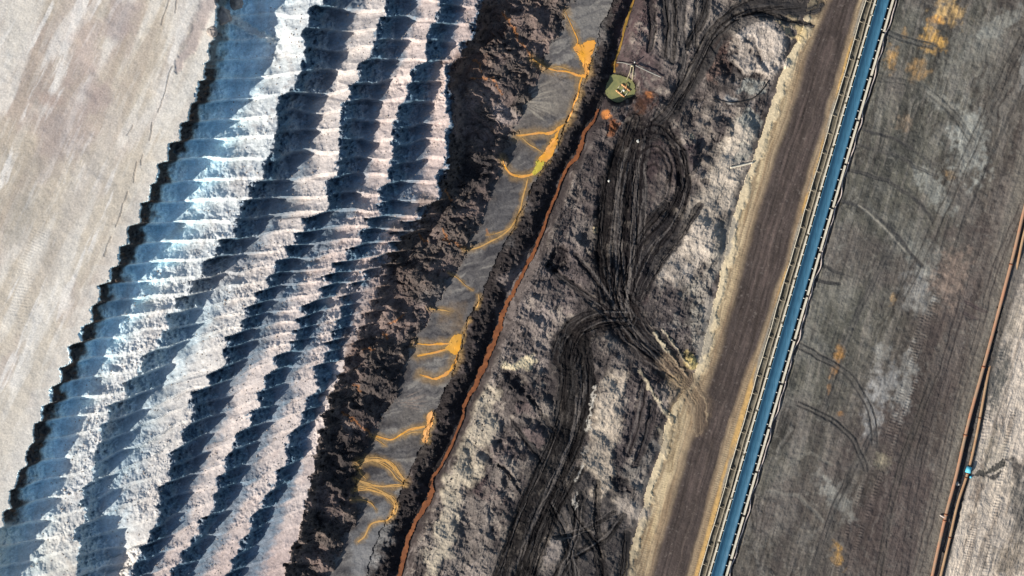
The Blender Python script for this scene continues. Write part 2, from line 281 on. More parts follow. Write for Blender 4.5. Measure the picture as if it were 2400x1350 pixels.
def colour(s):
    u, v, z = s.u, s.v, s.z
    cs, cR, dR, st, sL, bu, f, cell, saws, cr = s.edges; n4, n8, n20, n60, n150 = s.n
    N = len(u)
    ac, al = rot(u, v, -0.42, 0.908)                 # across / along the rows
    ar, lr = rot(u, v, -0.28, 0.96)                  # across / along the road
    str1 = fbm(ac, al / 7.0, 22, 5, 101, 0.6); str2 = fbm(ac, al / 4.0, 60, 4, 102, 0.55)
    # ---- plateau of pale sand
    m = s.zone == 0
    c = np.tile(C(194, 184, 169), (N, 1))
    def mx(w_, col):
        nonlocal c
        c = c + (np.asarray(col) - c) * np.clip(w_, 0, 1)[:, None]
    far = cs[0] - u
    mx(sst(far, 150, 420) * 0.75, C(178, 167, 152))
    mx(sst(str2 + 0.5 * n150, 0.05, 0.7) * 0.6, C(176, 160, 152))
    mx(sst(str1 + 0.3 * str2, 0.25, 0.6) * 0.7 * sst(far, 20, 90), C(226, 222, 216))
    s3 = fbm(ac, al / 12, 9, 4, 104, .6); s4 = fbm(ac, al / 14, 42, 4, 105, .5); mx(sst(s4 + .4 * n150, .0, .45) * .65, C(218, 213, 204)); mx(sst(-s4, .15, .5) * .55, C(176, 163, 150)); mx(sst(s3 + .5 * str2, .25, .45) * .2, C(222, 218, 210)); mx(sst(v + .5 * u, 700, 1150) * .4, C(212, 208, 200))
    mx(sst(-str1, 0.2, 0.9) * 0.35, C(166, 153, 138))
    mx((1 - sst(far, 0, 60)) * 0.6, C(218, 214, 206))
    c *= (1 + 0.025 * n8)[:, None]
    s.col = np.where(m[:, None], c, s.col)
    # ---- spoil rows
    for i in range(5):
        L, R = cs[i], cs[i + 1]; x = u - L; W = np.maximum(R - L, 6); t = np.clip(x / W, 0, 1)
        m = (x >= -2) & (u < R + 0) & (s.zone == 1)
        base = [C(214, 218, 217), C(208, 198, 191), C(200, 185, 178), C(194, 177, 170), C(184, 166, 160)][i]
        c = np.tile(base, (N, 1))
        saw = saws[i]
        if i == 0:
            mx(sst(n20 + 0.6 * n60, 0.1, 0.8) * 0.65, C(188, 182, 178))
            mx((1 - sst(t, 0.45, 0.8)) * 0.92, lin((200, 228, 236)))          # pale clay with shadow blue painted into its colour
            mx(sst(v, 1120, 1300) * 0.5, C(196, 186, 170))
        elif i == 1:
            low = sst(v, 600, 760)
            mx(low * (1 - sst(t, 0.55, 0.95)) * 0.8, C(170, 196, 208))  # blue of the row shadow painted into the pale clay
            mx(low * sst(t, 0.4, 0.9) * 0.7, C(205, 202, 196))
        mx(sst(v, 560, 760) * (1 - sst(v, 1150, 1350)) * sst(t, .3, .8) * .4, C(220, 213, 206))
        mx(sst(fbm(ac / 1.0, al / 2.2, 30, 4, 110 + i), 0.1, 0.9) * 0.45, base * [0.80, .84, .84][min(i, 2)])
        mx(sst(saw, 0.86, 1.0) * [.4, .3, .12, .1, .1][i] * (1 - .6 * sst(t, .5, .8)), C(230, 226, 218))                    # sunlit white of the rim walls painted in
        # dark stratum on each cut face; later rows tinted with painted shadow navy
        seam_shade = (1 - sst(x, 22 + 8 * n20, 44 + 10 * n20)) * sst(x, 1, 5)
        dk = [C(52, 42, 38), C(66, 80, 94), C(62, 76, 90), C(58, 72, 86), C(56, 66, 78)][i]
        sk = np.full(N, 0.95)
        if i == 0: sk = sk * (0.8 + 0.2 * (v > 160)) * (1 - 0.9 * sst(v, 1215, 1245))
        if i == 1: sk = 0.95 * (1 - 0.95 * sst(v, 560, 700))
        mx(seam_shade * sk, dk); mx(seam_shade * sk * sst(fbm(u / 2, v, 6, 3, 115), .2, .8) * .5, [C(112, 86, 66), dk, dk, dk, dk][i])
        # lower part of the cut: row shadow painted blue-grey between streaks of run-off
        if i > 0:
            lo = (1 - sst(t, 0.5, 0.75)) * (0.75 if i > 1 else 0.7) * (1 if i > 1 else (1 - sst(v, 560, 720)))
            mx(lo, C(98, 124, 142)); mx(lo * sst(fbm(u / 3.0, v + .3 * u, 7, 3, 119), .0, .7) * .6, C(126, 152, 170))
        c *= (1 + 0.10 * n8 + 0.05 * n4)[:, None]
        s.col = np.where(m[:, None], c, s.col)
    # ---- coal slope
    m = s.zone == 2
    c = np.tile(C(88, 80, 76), (N, 1))
    x = u - cs[5]; t = np.clip(x / np.maximum(cR - cs[5], 20), 0, 1)
    mx((1 - sst(fbm(u, v, 60, 3, 64), -.4, .2)) * 0.7, C(124, 108, 102))
    mx(sst(fbm(u, v, 40, 4, 120), 0.2, 0.8) * 0.7, C(66, 62, 62))
    mx(sst(fbm(u, v / 0.6, 26, 5, 121), 0.45, 0.9) * 0.5, C(142, 124, 112))
    c *= (1 + 0.18 * n8 + 0.1 * n4)[:, None]
    s.col = np.where(m[:, None], c, s.col)
    # ---- mud flat
    m = s.zone == 3
    c = np.tile(C(98, 95, 94), (N, 1))
    xx = u - cR
    w_x = xx + 14 * n60; fan = fbm(w_x / 5.0, v + w_x * 0.35 + 10 * n60, 9, 5, 131, .6); fan2 = fbm(w_x / 2.5, v + w_x * 0.35, 40, 4, 132)
    mx(sst(fan + 0.8 * fan2, 0.1, 0.9) * 0.75, C(142, 137, 130))
    mx(sst(-fan - 0.8 * fan2, 0.0, 0.8) * 0.8, C(64, 63, 66))
    mx((1 - sst(xx, 0, 18)) * 0.4, C(120, 112, 104))
    c *= (1 + 0.05 * n8)[:, None]
    s.col = np.where(m[:, None], c, s.col)
    # ---- embankment
    m = s.zone == 4
    c = np.tile(C(50, 46, 46), (N, 1))
    mx(sst(n20, 0.2, 0.9) * 0.5, C(74, 66, 66)); mx(sst(n8 + n20, 0.8, 1.5) * 0.5, C(104, 96, 92))
    c *= (1 + 0.2 * n4)[:, None]
    s.col = np.where(m[:, None], c, s.col)
    # ---- rough ground
    m = s.zone == 5
    c = np.tile(C(84, 78, 75), (N, 1))
    x = u - st
    r1 = fbm(u, v, 55, 5, 141, 0.6); r2 = fbm(u, v, 18, 4, 142, 0.6)
    mx(sst(r1 + 0.4 * r2, 0.0, 0.7) * 0.75, C(140, 128, 120))
    mx(sst(-r1 + 0.4 * r2, 0.15, 0.9) * 0.8, C(64, 57, 57))
    mx((1 - sst(x, 14, 46 + 14 * n20)) * 0.85, C(60, 52, 52))
    mx((1 - sst(v, 150, 420)) * (1 - sst(x, 60, 200)) * 0.6, C(92, 78, 78))
    br = fbm(ar + 14 * n60, (lr + 10 * n60) / 5, 7, 4, 143, .6)
    mx(sst(br, .1, .9) * .5, C(150, 140, 134)); mx(sst(-br, .1, .9) * .5, C(62, 56, 56))
    c *= (1 + 0.12 * n8 + 0.08 * n4)[:, None]
    s.col = np.where(m[:, None], c, s.col)
    # ---- road
    m = s.zone == 6
    rs = fbm(ar, lr / 9, 12, 4, 151, 0.6); rs2 = fbm(ar, lr / 14, 5, 3, 152, 0.6)
    c = np.tile(C(180, 160, 130), (N, 1))
    rs3 = fbm(ar, lr / 22, 6, 3, 155, .6); mx(sst(rs, 0.0, 0.7) * 0.7, C(158, 134, 102)); mx(sst(-rs, 0.1, 0.8) * 0.7, C(208, 188, 154)); mx(sst(rs3, .1, .6) * .6, C(140, 118, 92)); mx(sst(-rs3, .2, .7) * .6, C(212, 190, 150))
    mx((1 - sst(u - sL, 14, 24 + 8 * n20)) * 0.85, C(216, 198, 164)); mx(sst(u - sL, 23 + 8 * n20, 25 + 8 * n20) * (1 - sst(u - sL, 28 + 8 * n20, 31 + 8 * n20)) * .6, C(120, 104, 84))
    rl = rdL(v) + 5 * n60; rr = rdR(v) + 3 * n60
    mx(sst(u - rl, -34, -4) * 0.55, C(132, 112, 92))
    inn = sst(u - rl, -14, 9) * (1 - sst(u - rr, -7, 7))
    rc = C(80, 71, 67) * (1 + 0.26 * rs2 + 0.14 * rs + .10 * fbm(ar, lr / 30, 16, 3, 156))[:, None]
    c = c + (rc - c) * inn[:, None]
    rc2 = sst(fbm(u, v, 26, 4, 157), .1, .8) * inn * .3; mx(rc2, C(66, 60, 57)); mx(sst(fbm(u, v, 5, 2, 158), .75, 1.2) * inn * .5, C(130, 120, 112))
    for o_, w0, kk, cc in ((18, 2.2, .35, (62, 56, 54)), (30, 2.2, .35, (60, 55, 53)), (52, 2.5, .3, (108, 96, 88)), (64, 2.2, .35, (60, 55, 53)), (76, 2.2, .3, (62, 56, 54)), (-12, 2, .4, (120, 100, 80)), (-24, 2, .4, (206, 184, 148))):
        dd = np.abs(u - rl - o_ - 5 * fbm(u * 0, v, 260, 2, 159)); mx((1 - sst(dd, w0 * .5, w0 * 1.4)) * kk * sst(fbm(u, v, 60, 2, 160), -.5, .4), C(*cc)); s.z = np.where(m, s.z - .03 * (1 - sst(dd, w0 * .5, w0 * 1.4)), s.z)
    mid = sst(u - rl, 10, 30) * (1 - sst(u - rr, -28, -8)) * sst(rs2, 0.1, 0.9) * 0.35
    mx(mid, C(112, 96, 90))
    s.z = np.where(m, s.z + .25 * (1 - sst(u - sL, 12, 24 + 8 * n20)), s.z)
    # right shoulder: pale washboard strip and ochre sand
    osx = u - rr; ow = np.maximum(bu - 44 - rr, 8)
    och = sst(osx / ow, 0.5, 0.75) * sst(fbm(ar, lr / 5, 22, 4, 153), -0.35, 0.2)
    mx(och * 0.85, C(206, 166, 104)); mx(sst(osx / ow, 0.55, 0.8) * (1 - sst(fbm(ar, lr / 5, 22, 4, 153), -0.5, -0.1)) * 0.8, C(150, 144, 132))
    c *= (1 + 0.07 * n8)[:, None]
    # tyre cleat prints on the shoulders
    wash = 0.5 + 0.5 * np.sin(lr * 2 * math.pi / 5.2 + 0.5 * n20)
    wm = sst(osx, 4, 9) * (1 - sst(osx, 0.5 * ow, 0.62 * ow)) + 0.7 * sst(u - sL, 24, 30) * (1 - sst(u - sL, 40, 46))
    c *= (1 - 0.16 * wm * wash)[:, None]
    s.z = np.where(m, s.z + 0.035 * wm * wash, s.z)
    s.col = np.where(m[:, None], c, s.col)
    # ---- plain with the conveyor
    m = s.zone == 7
    c = np.tile(C(93, 91, 83), (N, 1))
    p1 = fbm(ar, lr / 6, 26, 5, 161, 0.6); p2 = fbm(ar, lr / 12, 8, 4, 162, 0.6); p3 = fbm(u, v, 120, 4, 163)
    mx(sst(p1, 0.0, 0.7) * 0.6, C(132, 128, 119)); mx(sst(-p1, 0.0, 0.7) * 0.75, C(62, 62, 59))
    mx(sst(p3 + 0.3 * p1, 0.1, 0.8) * 0.5, C(94, 86, 83)); mx(sst(fbm(u, v, 70, 5, 164, .6), 0.1, .8) * .5, C(122, 120, 113)); mx(sst(p2, 0.1, 0.8) * 0.35, C(134, 126, 118)); mx(sst(-p2, 0.2, 0.9) * 0.35, C(66, 63, 62))
    mx(sst(v - 2.0 * (bu + 260 - u), 500, 1000) * 0.35, C(88, 76, 74))
    c *= (1 + 0.10 * n8 + 0.06 * n4)[:, None]
    s.z = np.where(m, s.z + 0.06 * p2 + 0.03 * fbm(ar, lr / 18, 5, 3, 166, .6) + .05 * fbm(u, v, 9, 3, 169), s.z)
    e0 = sst(u - fA(v), -40, 0)
    a5, l5 = rot(u, v, -.28 + 0.0, .96); p5 = fbm(a5 + 16 * n60 + 10 * n150, lr / 16, 8, 3, 165, .6); pm = sst(fbm(u, v, 100, 3, 167), -.3, .5); mx(sst(p5, .15, .7) * .4 * pm, C(132, 127, 119)); mx(sst(-p5, .05, .6) * .6 * pm, C(56, 53, 50)); mx(sst(u - bu, 180, 420) * (1 - e0) * .35, C(88, 76, 72)); mx(sst(fbm(u, v, 11, 4, 168, .7), .3, .9) * .35, C(140, 136, 127))
    mx(sst(p3 + .3 * p1, -.1, .5) * sst(u - bu, 120, 300) * sst(v, 300, 800) * .35, C(86, 76, 73))
    # sand field on the far east side
    b = fB(v) + 9 + 3 * n20; e = sst(u - b, -4, 8)
    sc = np.tile(C(190, 178, 164), (N, 1))
    q = fbm(ar, lr / 9, 16, 5, 171, 0.62)
    sc = sc + (C(142, 130, 118) - sc) * (sst(q, 0.0, 0.6) * 0.75)[:, None]
    sc = sc + (C(84, 78, 74) - sc) * (sst(fbm(ar, lr / 6, 30, 5, 172, .6), 0.35, 0.8) * 0.7)[:, None]
    sc *= (1 + 0.10 * n8)[:, None]
    q2 = fbm(u, v, 40, 5, 173, .6); q3 = fbm(ar + 20 * n60, lr / 3, 14, 5, 174, .65, ridge=True); sc = sc + (C(206, 192, 174) - sc) * (sst(q2, 0, .6) * .6)[:, None]; sc = sc + (C(96, 88, 82) - sc) * (sst(-q3, .2, .8) * .6 * sst(v, 500, 900))[:, None]; q = q + .8 * q3 * sst(v, 600, 1000)
    c = c + (sc - c) * e[:, None]
    s.z = np.where(m, s.z + e * (0.13 * q), s.z)
    # margin beside the pipes
    e2 = (1 - sst(np.abs(u - fA(v) + 26), 12, 30)) * 0.6
    mx(e2, C(126, 120, 110))
    # conveyor bench: shade under and beside the belt painted near black
    x = u - bu
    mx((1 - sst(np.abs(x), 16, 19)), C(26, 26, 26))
    mx(sst(x, -44, -42) * (1 - sst(x, -18, -15)) * 0.8, C(112, 106, 92))
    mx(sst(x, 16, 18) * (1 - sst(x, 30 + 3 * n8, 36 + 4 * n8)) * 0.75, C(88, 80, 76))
    s.col = np.where(m[:, None], c, s.col)
    # trenches along the conveyor
    tr = sst(x, -41, -38) * (1 - sst(x, -31, -28)); s.z -= np.where(m, 0.3 * tr, 0)
    rim = sst(x, 27, 30) * (1 - sst(x, 34, 38 + 3 * n20)); s.z -= np.where(m, 0.45 * rim * sst(n20, -.3, .1), 0)
    s.mix(np.where(m, tr * 0.75 * (0.5 + 0.5 * np.sign(np.sin(lr / 7.5) + 0.6)), 0), C(92, 86, 74))
    details(s)

def details(s):
    u, v = s.u, s.v; n8 = s.n[1]; s.trk = np.zeros(len(u))
    DK = C(34, 31, 31); PALE = C(196, 184, 170); OCH = C(214, 158, 78); GREY = C(150, 148, 142)
    # pond basin
    i = s.near([(1455, 208)], 70); d = np.hypot((s.u[i] - 1455) / 37, (s.v[i] - 208) / 35) + 0.10 * fbm(s.u[i], s.v[i], 11, 4, 7)
    m = 1 - sst(d, 0.98, 1.22); s.z[i] += (-3.66 + .04 * n8[i] - s.z[i]) * m; s.mix(m * .8, C(60, 56, 50), i)
    # dozer and truck tracks over the tipped ground
    BG = [  # broad patches of tipped material: path, half widths, colour, strength, relief
        ([(1620, -20), (1610, 60), (1590, 120)], [70, 60, 40], C(86, 82, 81), .8, 0),
        ([(1500, 0), (1490, 80), (1500, 160)], [34, 34, 40], C(88, 72, 72), .7, 0),
        ([(1560, 130), (1600, 190)], [40, 50], C(98, 90, 87), .6, 0),
        ([(1480, 420), (1470, 560), (1460, 680)], [66, 74, 60], C(48, 44, 45), .9, -.2),
        ([(1540, 350), (1545, 430)], [66, 62], C(60, 51, 52), .9, -.1),
        ([(1620, 470), (1590, 540), (1540, 610)], [26, 40, 40], C(50, 49, 51), .85, -.2),
        ([(1395, 330), (1390, 450), (1340, 560), (1310, 700)], [30, 26, 34, 40], C(84, 76, 76), .6, 0),
        ([(1240, 640), (1230, 740), (1260, 820)], [44, 60, 56], C(140, 129, 124), .7, .3),
        ([(1340, 620), (1330, 700)], [40, 40], C(112, 102, 99), .6, .1),
        ([(1330, 800), (1350, 880), (1330, 1000), (1280, 1120), (1215, 1260), (1160, 1400)], [50, 56, 50, 52, 48, 48], C(50, 47, 47), .9, -.2),
        ([(1400, 1130), (1390, 1230), (1380, 1380)], [70, 100, 120], C(62, 60, 60), .8, -.1),
        ([(1225, 900), (1210, 1000), (1170, 1110), (1110, 1230)], [50, 60, 60, 56], C(76, 70, 69), .75, 0),
        ([(1500, 900), (1500, 980), (1480, 1070)], [50, 50, 46], C(84, 77, 77), .85, 0),
        ([(1520, 1050), (1500, 1120)], [30, 30], C(108, 106, 102), .7, 0),
        ([(1560, 690), (1600, 740)], [50, 44], C(88, 82, 82), .7, .1),
    ]
    for j, (p, wd, c, k_, dz) in enumerate(BG): s.stroke(p, wd, c, k_ * .9, rough=24, soft=.5, seed=200 + j, dz=dz, sc=30, streak=.25, rutw=12); s.trk[s.last] = np.maximum(s.trk[s.last], s.lm * (.85 if c[0] < .045 else .15))
    PL = [  # pale clay
        ([(1730, 70), (1770, 60), (1805, 90), (1815, 130), (1790, 160)], [26, 36, 34, 26, 18], C(192, 180, 168), .9, 1.0),
        ([(1740, 110), (1745, 140), (1770, 160), (1790, 172)], [16, 14, 14, 12], C(178, 166, 154), .9, .8),
        ([(1735, 290), (1725, 350), (1690, 400), (1680, 450), (1650, 520), (1625, 570)], [22, 30, 38, 44, 46, 40], C(190, 178, 162), .9, .6),
        ([(1640, 560), (1600, 610), (1555, 640)], [44, 44, 24], C(196, 184, 170), .9, .7),
        ([(1670, 270), (1650, 300)], [24, 20], C(150, 140, 130), .7, .4),
        ([(1450, 880), (1432, 940), (1420, 1010), (1400, 1090), (1418, 1160)], [22, 30, 30, 26, 22], C(190, 176, 158), .9, .6),
        ([(1440, 800), (1450, 850)], [20, 24], C(128, 120, 114), .8, .3),
        ([(1470, 1190), (1500, 1210)], [26, 22], C(160, 150, 140), .8, .3),
        ([(1195, 858), (1240, 856)], [12, 10], C(214, 198, 164), .95, .4),
        ([(1150, 930), (1130, 1000), (1110, 1060), (1075, 1140), (1055, 1220), (1030, 1290), (1000, 1370)], [18, 22, 24, 24, 22, 20, 18], C(184, 172, 152), .85, .5),
        ([(1540, 1000), (1555, 1060)], [8, 8], C(160, 148, 128), .7, .2),
        ([(1865, 50), (1880, 80)], [16, 14], C(206, 182, 134), .8, .2), ([(1830, 40), (1870, 100)], [5, 5], C(190, 170, 130), .7, .2),
    ]
    for j, (p, wd, c, k_, dz) in enumerate(PL): s.stroke(p, wd, c, k_ * .9, rough=20, soft=.5, seed=240 + j, dz=dz, sc=34, streak=.2, rutw=9); s.trk[s.last] = np.maximum(s.trk[s.last], s.lm * .6)
    for j, (a, b, ru, rv, an, kk, c, dz) in enumerate([
        (1395, 538, 8, 8, 0, .9, C(226, 206, 160), 0.1), (1622, 320, 8, 6, 60, .9, C(206, 196, 168), 0.1),
        (1760, 205, 26, 18, -10, .9, C(140, 140, 133), -.2), (1755, 282, 20, 30, -15, .9, C(138, 138, 131), -.2), (1742, 358, 16, 26, 15, .85, C(138, 136, 128), -.2),
        (1715, 235, 22, 8, 10, .8, C(168, 164, 158), 0), (1615, 850, 14, 18, 0, .85, C(206, 184, 120), 0.1),
        (1310, 600, 24, 26, 10, .95, C(36, 32, 35), -1.5), (1375, 560, 16, 24, 30, .85, C(46, 43, 44), -0.9), (1395, 600, 20, 12, 30, .8, C(48, 45, 46), -0.5),  # dark colour of the first hollow paints in the mound shadow
        (1690, 110, 24, 30, -25, .8, C(72, 54, 50), -0.4), (1725, 170, 20, 30, -35, .95, C(42, 40, 42), -0.7), (1680, 165, 28, 26, 0, .7, C(104, 84, 76), .4),
        (1612, 370, 26, 30, 0, .8, C(62, 54, 57), 0.9), (1690, 300, 26, 24, 20, .75, C(80, 74, 74), 0.9), (1655, 425, 12, 10, 0, .8, C(50, 48, 50), -.4),
        (1620, 340, 20, 30, 10, .5, C(74, 66, 68), .3), (1215, 890, 26, 22, 20, .85, C(50, 46, 47), -0.9), (1285, 900, 18, 30, 5, .8, C(56, 52, 53), -0.6),
        (1240, 960, 30, 20, 30, .6, C(104, 90, 88), 0.8), (1255, 1020, 26, 20, 40, .6, C(112, 98, 96), 0.7), (1185, 1060, 26, 24, 10, .6, C(104, 92, 90), 0.8), (1150, 1150, 36, 22, 20, .6, C(84, 66, 66), 0.5),
        (1185, 1130, 10, 14, 0, .9, C(40, 38, 40), -.7), (1095, 1000, 0.1, 0.1, 0, 0, DK, 0), (1100, 1240, 34, 24, -20, .6, C(66, 60, 60), -0.6), (1210, 1110, 30, 12, 40, .6, C(58, 54, 54), -.5),
        (1450, 1130, 24, 14, 30, .9, C(40, 38, 40), -0.6), (1620, 730, 30, 26, -20, .6, C(70, 70, 68), 0.4), (1585, 760, 24, 16, -20, .6, C(150, 144, 136), .2), (1500, 690, 18, 16, 0, .6, C(96, 74, 74), .4), (1545, 790, 20, 6, 50, .7, C(176, 166, 150), .2),
        (1460, 780, 24, 22, 0, .6, C(62, 58, 60), .1), (1290, 1290, 26, 30, 0, .6, C(116, 110, 108), .3), (1420, 250, 0.1, 0.1, 0, 0, DK, 0), (1360, 250, .1, .1, 0, 0, DK, 0),
    ]):
        s.blob(a, b, ru, rv, c, kk, an, 0.6, 0.25, 300 + j, 18, dz)
    # smooth graded strip beside the shoulder
    s.stroke([(1712, 520), (1690, 590), (1650, 660), (1600, 690)], [16, 20, 18, 12], C(150, 143, 132), .85, rough=4, soft=.3, seed=290, dz=-.2)
    s.stroke([(1640, 700), (1650, 780), (1640, 840)], [26, 22, 12], C(146, 140, 130), .7, rough=10, soft=.3, seed=291, sc=20)
    T = [
        ([(1905, 10), (1800, 14), (1730, 34), (1670, 90), (1630, 170), (1580, 250), (1525, 310)], [26, 28, 26, 24, 20, 18, 22], C(70, 67, 66)),
        ([(1500, 380), (1500, 480), (1490, 580), (1462, 680)], [14, 16, 18, 18], C(40, 37, 38)), ([(1410, 420), (1405, 520), (1412, 620), (1436, 700)], [8, 10, 12, 14], C(46, 43, 44)),
        ([(1640, 480), (1590, 560), (1540, 620), (1500, 700)], [8, 10, 12, 14], C(50, 48, 50)), ([(1560, 480), (1520, 520), (1490, 560)], [10, 12, 12], C(42, 39, 40)),
        ([(1580, -10), (1580, 60), (1575, 140)], [12, 13, 10], C(62, 60, 60)), ([(1655, -10), (1650, 40), (1610, 110)], [10, 10, 8], C(62, 60, 60)), ([(1525, 0), (1530, 70), (1520, 120)], [8, 8, 6], C(70, 64, 64)),
        ([(1350, 830), (1352, 930), (1336, 1030), (1298, 1130), (1250, 1230), (1215, 1370)], [16, 18, 18, 18, 18, 18], C(44, 42, 42)),
        ([(1290, 1180), (1330, 1260), (1350, 1370)], [12, 14, 14], C(46, 44, 44)), ([(1360, 1160), (1350, 1260), (1300, 1370)], [12, 13, 13], C(50, 48, 48)), ([(1460, 1210), (1420, 1260), (1350, 1300)], [9, 10, 9], C(50, 48, 48)), ([(1470, 1250), (1465, 1320), (1450, 1380)], [10, 12, 12], C(58, 56, 56)),
        ([(1360, 1100), (1310, 1180), (1265, 1290), (1240, 1370)], [12, 13, 14, 14], C(46, 44, 44)), ([(1510, 900), (1495, 980), (1470, 1060)], [10, 11, 9], C(76, 68, 69)), ([(1535, 930), (1520, 1010), (1490, 1090)], [8, 9, 8], C(76, 69, 70)),
        ([(1905, 60), (1850, 50), (1790, 30), (1720, 40)], [4, 7, 7, 6], C(60, 56, 54)),
        ([(1560, 0), (1568, 60), (1560, 130)], [10, 12, 10], C(66, 63, 63)), ([(1600, 0), (1596, 60), (1604, 130), (1590, 200)], [9, 9, 8, 6], C(68, 65, 65)), ([(1640, -10), (1628, 60), (1632, 110)], [9, 8, 6], C(66, 64, 64)),
        ([(1490, 280), (1455, 380), (1440, 480), (1432, 600), (1440, 700), (1470, 770)], [20, 28, 34, 40, 40, 32], DK),
        ([(1515, 290), (1490, 400), (1480, 520), (1470, 640), (1460, 740)], [16, 20, 22, 30, 30], C(42, 38, 40)),
        ([(1560, 300), (1596, 360), (1606, 440), (1575, 520), (1520, 590), (1480, 680)], [14, 14, 14, 22, 26, 30], C(46, 43, 45)),
        ([(1450, 720), (1495, 785), (1550, 840), (1596, 888)], [38, 38, 34, 26], C(46, 41, 41)),
        ([(1470, 745), (1400, 750), (1350, 780), (1330, 840)], [20, 30, 34, 36], C(44, 40, 40)),
        ([(1370, 800), (1380, 900), (1362, 1000), (1325, 1090), (1280, 1180), (1235, 1290), (1210, 1370)], [14, 16, 16, 16, 16, 14, 14], C(40, 38, 38)),
        ([(1325, 800), (1328, 900), (1310, 1000), (1275, 1090), (1225, 1200), (1190, 1300), (1165, 1370)], [14, 16, 14, 16, 16, 16, 16], C(40, 38, 38)),
        ([(1320, 1130), (1350, 1220), (1400, 1290), (1410, 1380)], [8, 9, 9, 9], C(46, 44, 44)), ([(1440, 1200), (1380, 1240), (1300, 1260)], [7, 8, 7], C(46, 44, 44)), ([(1400, 1130), (1400, 1230), (1420, 1360)], [8, 8, 8], C(50, 48, 48)),
        ([(1300, 640), (1370, 690), (1430, 740)], [8, 10, 12], C(56, 51, 51)), ([(1350, 600), (1400, 660), (1435, 720)], [5, 7, 8], C(56, 51, 51)),
        ([(1240, 930), (1275, 980), (1295, 1010)], [5, 6, 5], C(56, 52, 52)), ([(1200, 990), (1240, 1040), (1270, 1080)], [5, 6, 5], C(56, 52, 52)), ([(1170, 1090), (1200, 1120), (1225, 1160)], [4, 5, 4], C(52, 48, 48)),
    ]
    for j, (p, wd, c) in enumerate(T):
        s.stroke(p, [w_ * 1.12 for w_ in wd], c * .62, 0.88, rough=3, soft=0.3, seed=260 + j, dz=-0.15, streak=0.5, rut=0.17, rutw=4.6, hi=C(76, 73, 72)); s.trk[s.last] = np.maximum(s.trk[s.last], s.lm)
    # bundles of fine wheel lines along each track
    rl_ = random.Random(12); nl = 0
    for j, (p, wd) in enumerate([(t_[0], t_[1]) for t_ in T]):
        mw = max(wd)
        for q in range(int(mw / 3.2)):
            o_ = rl_.uniform(-.95, .95); pp = []
            for a_ in range(len(p)):
                x0, y0 = p[max(a_ - 1, 0)]; x1, y1 = p[min(a_ + 1, len(p) - 1)]; L_ = math.hypot(x1 - x0, y1 - y0)
                w__ = wd[a_] * (o_ + .12 * math.sin(a_ * 1.7 + q)); pp.append((p[a_][0] - (y1 - y0) / L_ * w__, p[a_][1] + (x1 - x0) / L_ * w__))
            pp = [tuple(z_) for z_ in smooth_path(pp, 3)]; cut = rl_.randrange(0, max(1, len(pp) // 3)); pp = pp[cut:len(pp) - rl_.randrange(0, max(1, len(pp) // 4))]
            if len(pp) < 2: continue
            lt = rl_.random() < .38; nl += 1
            s.stroke(pp, rl_.uniform(1.0, 1.9), C(112, 106, 102) if lt else C(22, 20, 21), .5 if lt else .8, rough=3, soft=.6, seed=1000 + nl, sc=30, dz=.05 if lt else -.14)
    for j, r in enumerate((20, 37, 46, 60, 66, 76)):
        p = [(1530 + r * 1.0 * math.cos(a), 415 + r * 1.55 * math.sin(a) - 6 * math.cos(a)) for a in np.linspace(-2.4 + .1 * (j % 2), 1.0, 14)]
        s.stroke(p, 3, C(30, 27, 28), 0.85, rough=6, soft=0.5, seed=330 + j, dz=-0.12, sc=40, streak=.4)
    # white crumbs between the wheel tracks, cream windrows by the junction
    for j, p in enumerate([[(1395, 900), (1385, 960), (1378, 1010)], [(1378, 1040), (1362, 1090), (1350, 1130)], [(1352, 1150), (1348, 1190)]]): s.stroke(p, 2.6, C(176, 170, 160), .85, rough=8, soft=.5, seed=350 + j, sc=9)
    for j, (p, wd) in enumerate([([(1500, 870), (1530, 920), (1556, 960), (1578, 990)], 4), ([(1535, 780), (1570, 830), (1610, 880)], 2.5), ([(1550, 770), (1590, 820), (1615, 860)], 2)]): s.stroke(p, wd, C(178, 166, 142), .85, rough=4, soft=.5, seed=355 + j, dz=.35)
    s.stroke([(1570, 850), (1612, 905), (1640, 950), (1640, 1010)], [26, 30, 26, 12], C(116, 100, 84), .8, rough=3, soft=.6, seed=216, streak=.6, rut=.05, rutw=3.5, hi=C(166, 148, 122))
    s.stroke([(1585, 900), (1585, 990), (1570, 1100)], [20, 16, 10], C(140, 122, 96), .6, rough=3, soft=.6, seed=217, streak=.7, rutw=3)
    # grit and rubble over all tipped ground
    i = np.nonzero(s.zone == 5)[0]; uu, vv = u[i], v[i]; free = 1 - .97 * s.trk[i]
    ed_ = sst(uu - stream(vv), 12, 30) * sst(shL(vv) - uu, 4, 20)
    g1 = fbm(uu, vv, 15, 5, 901, .72); g2 = fbm(uu, vv, 50, 4, 902, .6); a3, l3 = rot(uu, vv, -.5, .86); g3 = fbm(a3 / .6, l3 / 1.8, 13, 4, 903, .65, ridge=True)
    s.mix(np.clip(sst(g1 + .5 * g2, .2, .75) * .55 * free * ed_, 0, 1), C(160, 149, 137), i)
    s.mix(np.clip(sst(-g1 - .4 * g2, .1, .7) * .7 * free, 0, 1), C(50, 46, 46), i)
    s.mix(np.clip(sst(-g3, .25, .8) * .5 * free, 0, 1), C(44, 41, 42), i)
    ed_ = ed_ * sst(np.hypot(uu - 1490, vv - 180), 45, 95) * (.4 + .6 * sst(np.hypot((uu - 1738) / 2.0, vv - 215), 20, 40))
    g5 = fbm(uu + 10 * g2, vv, 42, 4, 904, .5, ridge=True); g6 = fbm(uu, vv, 95, 3, 905)
